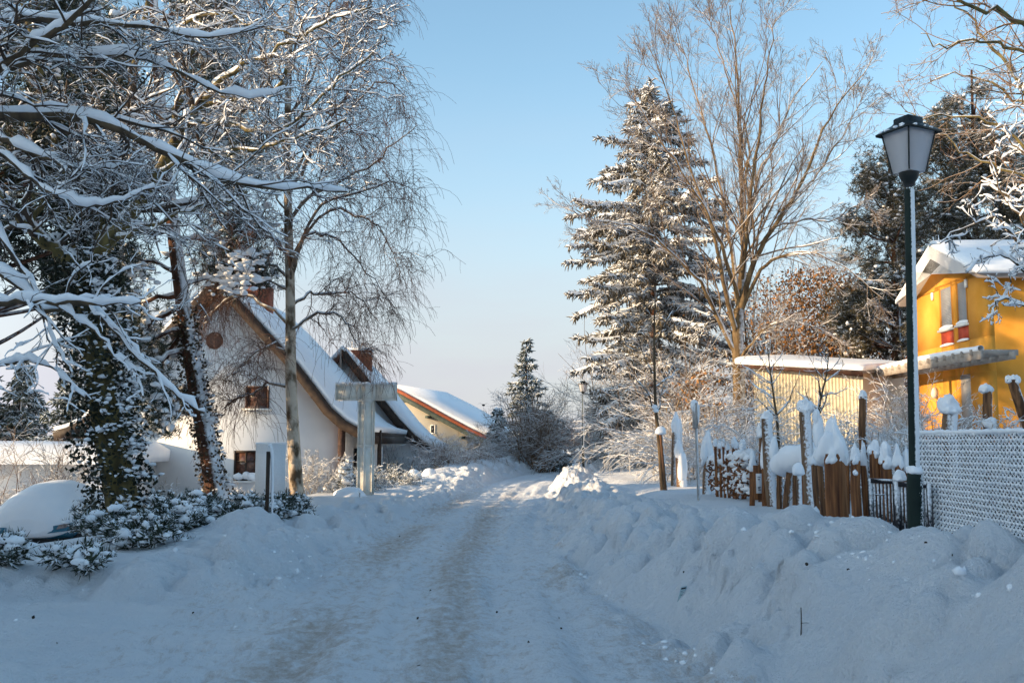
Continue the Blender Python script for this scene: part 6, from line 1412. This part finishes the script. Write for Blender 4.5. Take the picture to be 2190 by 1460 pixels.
V = [(xa2, 20.845, za2), (xb2, 20.88, za2 + .04), (xb2, 20.885, zb2 - .02), (xa2 + .05, 20.845, zb2 - .05)]; MB().loft([V, [(a, b + .05, c) for a, b, c in V]]).build('tail_light', M['lens'], ct, False)
xa3, za3 = xz(-4, 1141, 20.8); xb3, zb3 = xz(12, 1128, 20.8); MB().box((xa3, 20.80, za3), (xb3, 21.0, zb3)).build('tail_panel', M['car_blue'], ct, False)
bp = MB().loft([[(cx + x, 20.92 + abs(x) ** 3 * .12, z) for z in (zg + .26, zg + .40)] + [(cx + x, 21.2, z) for z in (zg + .40, zg + .26)] for x in np.linspace(-.8, .8, 17)]); bp.build('bumper', M['rubber'], ct)
for x in (-.70, .70):
    for y in (.75, 2.95):
        w1 = MB(); w1.loft([[(cx + x + dx, 21 + y + r * math.cos(a), zg + .29 + r * math.sin(a)) for a in np.linspace(0, 2 * PI, 21)[:-1]] for dx, r in ((-.09, .24), (-.08, .29), (.08, .29), (.09, .24))]); wo = w1.build('wheel', M['rubber'], ct)
# dark car beside it
dx_ = W(150, 1100, 22.6)[0]; cx2 = dx_ - .2
dc = thing('parked_car', (cx2, 22.6, zg), 'dark blue car nose showing past the snow covered car', 'car')
def sec2(y, hw, z0, z1, zs):
    return [(a - cx + cx2, b - 21 + 22.6, c) for a, b, c in section(y, hw, z0, z1, zs, .25)]
MB().loft([sec2(y, hw, z0, z1, zs) for y, hw, z0, z1, zs in ((0, .4, .4, .62, .5), (.06, .58, .3, .76, .52), (.3, .66, .22, .86, .55), (1.0, .7, .2, .95, .55), (1.6, .7, .2, 1.3, .6), (2.6, .7, .2, 1.3, .6), (3.6, .66, .25, .8, .55), (3.7, .5, .35, .7, .5))]).build('body', M['car_dark'], dc)
MB().loft([sec2(y, hw, 1.22, z1, 1.26) for y, hw, z1 in ((1.55, .5, 1.3), (1.7, .6, 1.4), (2.4, .6, 1.42), (2.7, .45, 1.3))]).build('roof_snow', M['snow_soft'], dc)
for y in (.7, 2.9):
    for x in (-.58, .58):
        MB().loft([[(cx2 + x + q, 22.6 + y + r * math.cos(a), zg + .29 + r * math.sin(a)) for a in np.linspace(0, 2 * PI, 21)[:-1]] for q, r in ((-.09, .24), (-.08, .29), (.08, .29), (.09, .24))]).build('wheel', M['rubber'], dc)

# ================================================================== small things along the left gardens
a, c = W(577, 1133, 14.7), W(574, 965, 14.7); bp_ = thing('brown_post', a, 'dark brown square post with snow stuck down its side', 'post')
MB().box((c[0] - .022, 14.67, a[2] - .2), (c[0] + .022, 14.73, c[2])).build('post', M['wood_dark'], bp_, False)
MB().tube(curve([W(583, 1128, 14.72), W(582.5, 1060, 14.72), W(582, 975, 14.72), W(579, 956, 14.7), W(577, 950, 14.7)], 20, .0025), np.array([.014] * 4 + [.02] * 5 + [.028] * 8 + [.034, .03, .02]), 10).build('snow_strip', M['snow_soft'], bp_)
a, c = W(545, 1068, 21), W(611, 949, 21); wb_ = thing('notice_board', ((a[0] + c[0]) / 2, 21, a[2]), 'tall blank board plastered white with snow, behind the brown post', 'board')
MB().box((a[0], 20.97, a[2]), (c[0], 21.03, c[2])).build('board', M['snow_board'], wb_, False)
for x in (a[0] + .08, c[0] - .08): MB().box((x - .03, 21.032, a[2] - .6), (x + .03, 21.07, c[2] - .1)).build('leg', M['wood_dark'], wb_, False)
P = curve([(a[0] - .01, 21, c[2] + .005), ((a[0] + c[0]) / 2, 21, c[2] + .01), (c[0] + .01, 21, c[2] + .005)], 16, .003); MB().add(*tubes(P[None], np.full((1, 16), .028), 8)).build('snow_clumps', M['snow_soft'], wb_)
# rope barrier stub, small marker posts
rp = post('marker_post', 655, 1100, 653, 1070, 18.5, .028, .026, 'metal_grey', 'short snowy post with a slack rope running to the ground', 'post', .05, .06)
q0, q1 = W(655, 1073, 18.5), W(688, 1106, 18.2); MB().tube(curve([q0, q0 * .5 + q1 * .5 + (0, 0, -.04), q1 - (0, 0, .05)], 12), .012, 6).build('rope', M['rope'], rp)
rp = post('marker_post', 771, 1084, 770, 1052, 24, .03, .028, 'metal_grey', 'short snowy post in front of the cross foot with a wire to the ground', 'post', .05, .05)
q0, q1 = W(768, 1058, 24), W(738, 1092, 23.4); MB().tube(curve([q0, q1 - (0, 0, .03)], 6), .008, 6).build('wire', M['metal_grey'], rp)
post('garden_post', 698, 1050, 698, 1045, 27, .06, .06, 'brick_dark', 'low garden post with round snow cap near the porch', 'post', .09, .14)
q = W(747, 1082, 24.5); gb_ = thing('grit_bin', q, 'small green bin under a big mound of snow beside the cross', 'bin')
MB().box((q[0] - .28, 24.3, q[2] - .2), (q[0] + .2, 24.75, q[2] + .22)).build('box', M['bin_green'], gb_, False)
MB().add(*cap_shape((q[0] + .0, 24.5, q[2] + .2), .42, .24, .08, droop=.3)).build('snow_cap', M['snow_soft'], gb_)
for i, (x0, x1, yt, yb, d, lab) in enumerate(((866, 902, 1022, 1040, 33, 'brown box under a domed snow cap, left of two by the drive'), (903, 932, 1018, 1036, 35, 'brown box under a flat snow cap, right of two by the drive'), (949, 982, 1018, 1032, 38, 'dark twin box under joined snow caps farther along the street'))):
    a, c = W(x0, yb, d), W(x1, yt, d); t = thing('bin_box', ((a[0] + c[0]) / 2, d, a[2]), lab, 'bin', 'snow capped boxes along the street')
    w_ = c[0] - a[0]; MB().box((a[0] + .03, d - .25, a[2] - .5), (c[0] - .03, d + .25, c[2])).build('box', M['bin_brown'], t, False)
    MB().add(*cap_shape(((a[0] + c[0]) / 2, d, c[2] - .01), w_ * .54, .29, .06, droop=.25)).build('snow_cap', M['snow_soft'], t)
pf = thing('picket_fence', W(830, 1040, 32), 'low white picket fence with snow on each picket beside the cross', 'fence')
for i, x in enumerate(np.linspace(798, 868, 12)):
    a, c = W(x, 1048, 32), W(x, 1022 - 3 * math.sin(i), 32); pk = MB(); pk.poly([(c[0] - .04, 31.98, a[2] - .2), (c[0] + .04, 31.98, a[2] - .2), (c[0] + .04, 31.98, c[2] - .06), (c[0], 31.98, c[2]), (c[0] - .04, 31.98, c[2] - .06)] + [(c[0] - .04, 32.01, a[2] - .2), (c[0] + .04, 32.01, a[2] - .2), (c[0] + .04, 32.01, c[2] - .06), (c[0], 32.01, c[2]), (c[0] - .04, 32.01, c[2] - .06)], [(0, 1, 2, 3, 4), (9, 8, 7, 6, 5), (0, 5, 6, 1), (1, 6, 7, 2), (2, 7, 8, 3), (3, 8, 9, 4), (4, 9, 5, 0)])
    po = pk.build('picket', M['white_paint'], pf, False); mesh_child(MB().add(*cap_shape((c[0], 31.99, c[2] - .03), .055, .07, .05)), 'snow_cap', M['snow_soft'], po, pf, True)
a, c = W(796, 1036, 32), W(870, 1036, 32); MB().box((a[0], 32.012, a[2]), (c[0], 32.04, a[2] + .07)).build('rail', M['white_paint'], pf, False)

# ---- bird over the street
q = W(1034, 866, 45); bd = thing('bird', q, 'tiny dark bird flying over the street', 'bird')
V, F = blobs([q], (.05, .16, .045), 2, 0); MB().add(V, F).build('body', M['bird'], bd)
for s in (-1, 1):
    MB().loft([[q + (s * .03, .06, .02), q + (s * .03, -.05, .02), q + (s * .03, -.05, .03), q + (s * .03, .06, .03)], [q + (s * .14, .05, .08), q + (s * .14, -.04, .08), q + (s * .14, -.04, .086), q + (s * .14, .05, .086)], [q + (s * .25, 0, .05), q + (s * .25, -.02, .05), q + (s * .25, -.02, .054), q + (s * .25, 0, .054)]]).build('wing', M['bird'], bd)

# ---- far wooded rise
fx = np.linspace(10, 75, 160); hgt = 4.5 + 2.2 * fbm(fx * .12, fx * 0, 4, 71) - ((fx - 26) / 30) ** 2 * 2
n = 9000; X = R.uniform(8, 75, n); hh = np.interp(X, fx, hgt); Z = R.random(n) * hh; 
S = np.stack([X, 262 + R.normal(size=n) * 5, np.full(n, 0.) + Z - 1.5], 1)
P = np.stack([S, S + np.stack([R.normal(size=n) * .5, R.normal(size=n) * .5, R.uniform(.8, 2.2, n)], 1)], 1); fw = MB(); fw.add(*tubes(P, np.full((n, 2), .09), 3)); o = fw.build('far_woods', M['far_wood']); tag(o, 'hazy bare woods on the rise beyond the street', 'woods', kind='stuff')

# ================================================================== unseen house and spruces, added left of the frame to shade the street
def offhouse(x, y, wd, ln, eave, peak, label):
    t = far_house('shade_house', label, x, y, wd, ln, eave, peak, 'wall_white', 0, chim=.8, base=-1.2); return t
offhouse(-21, -4, 9, 18, 5.0, 9.2, 'unseen white house added beyond the left edge to shade the street')
for i, (x, y, s) in enumerate(((-15.5, -5, .66), (-20, -9, .85), (-16, -10, .75), (-23, -14, .95), (-27, -3, .85), (-27.5, 3, .8), (-15, -15, .8), (-19, -18, .9), (-20.5, 17.6, .5))):
    copy_tree(spr, (x, y, -.4), 'unseen snowy spruce added beyond the left edge to shade the street', R.uniform(0, 6), s, 'unseen spruces added for shade')
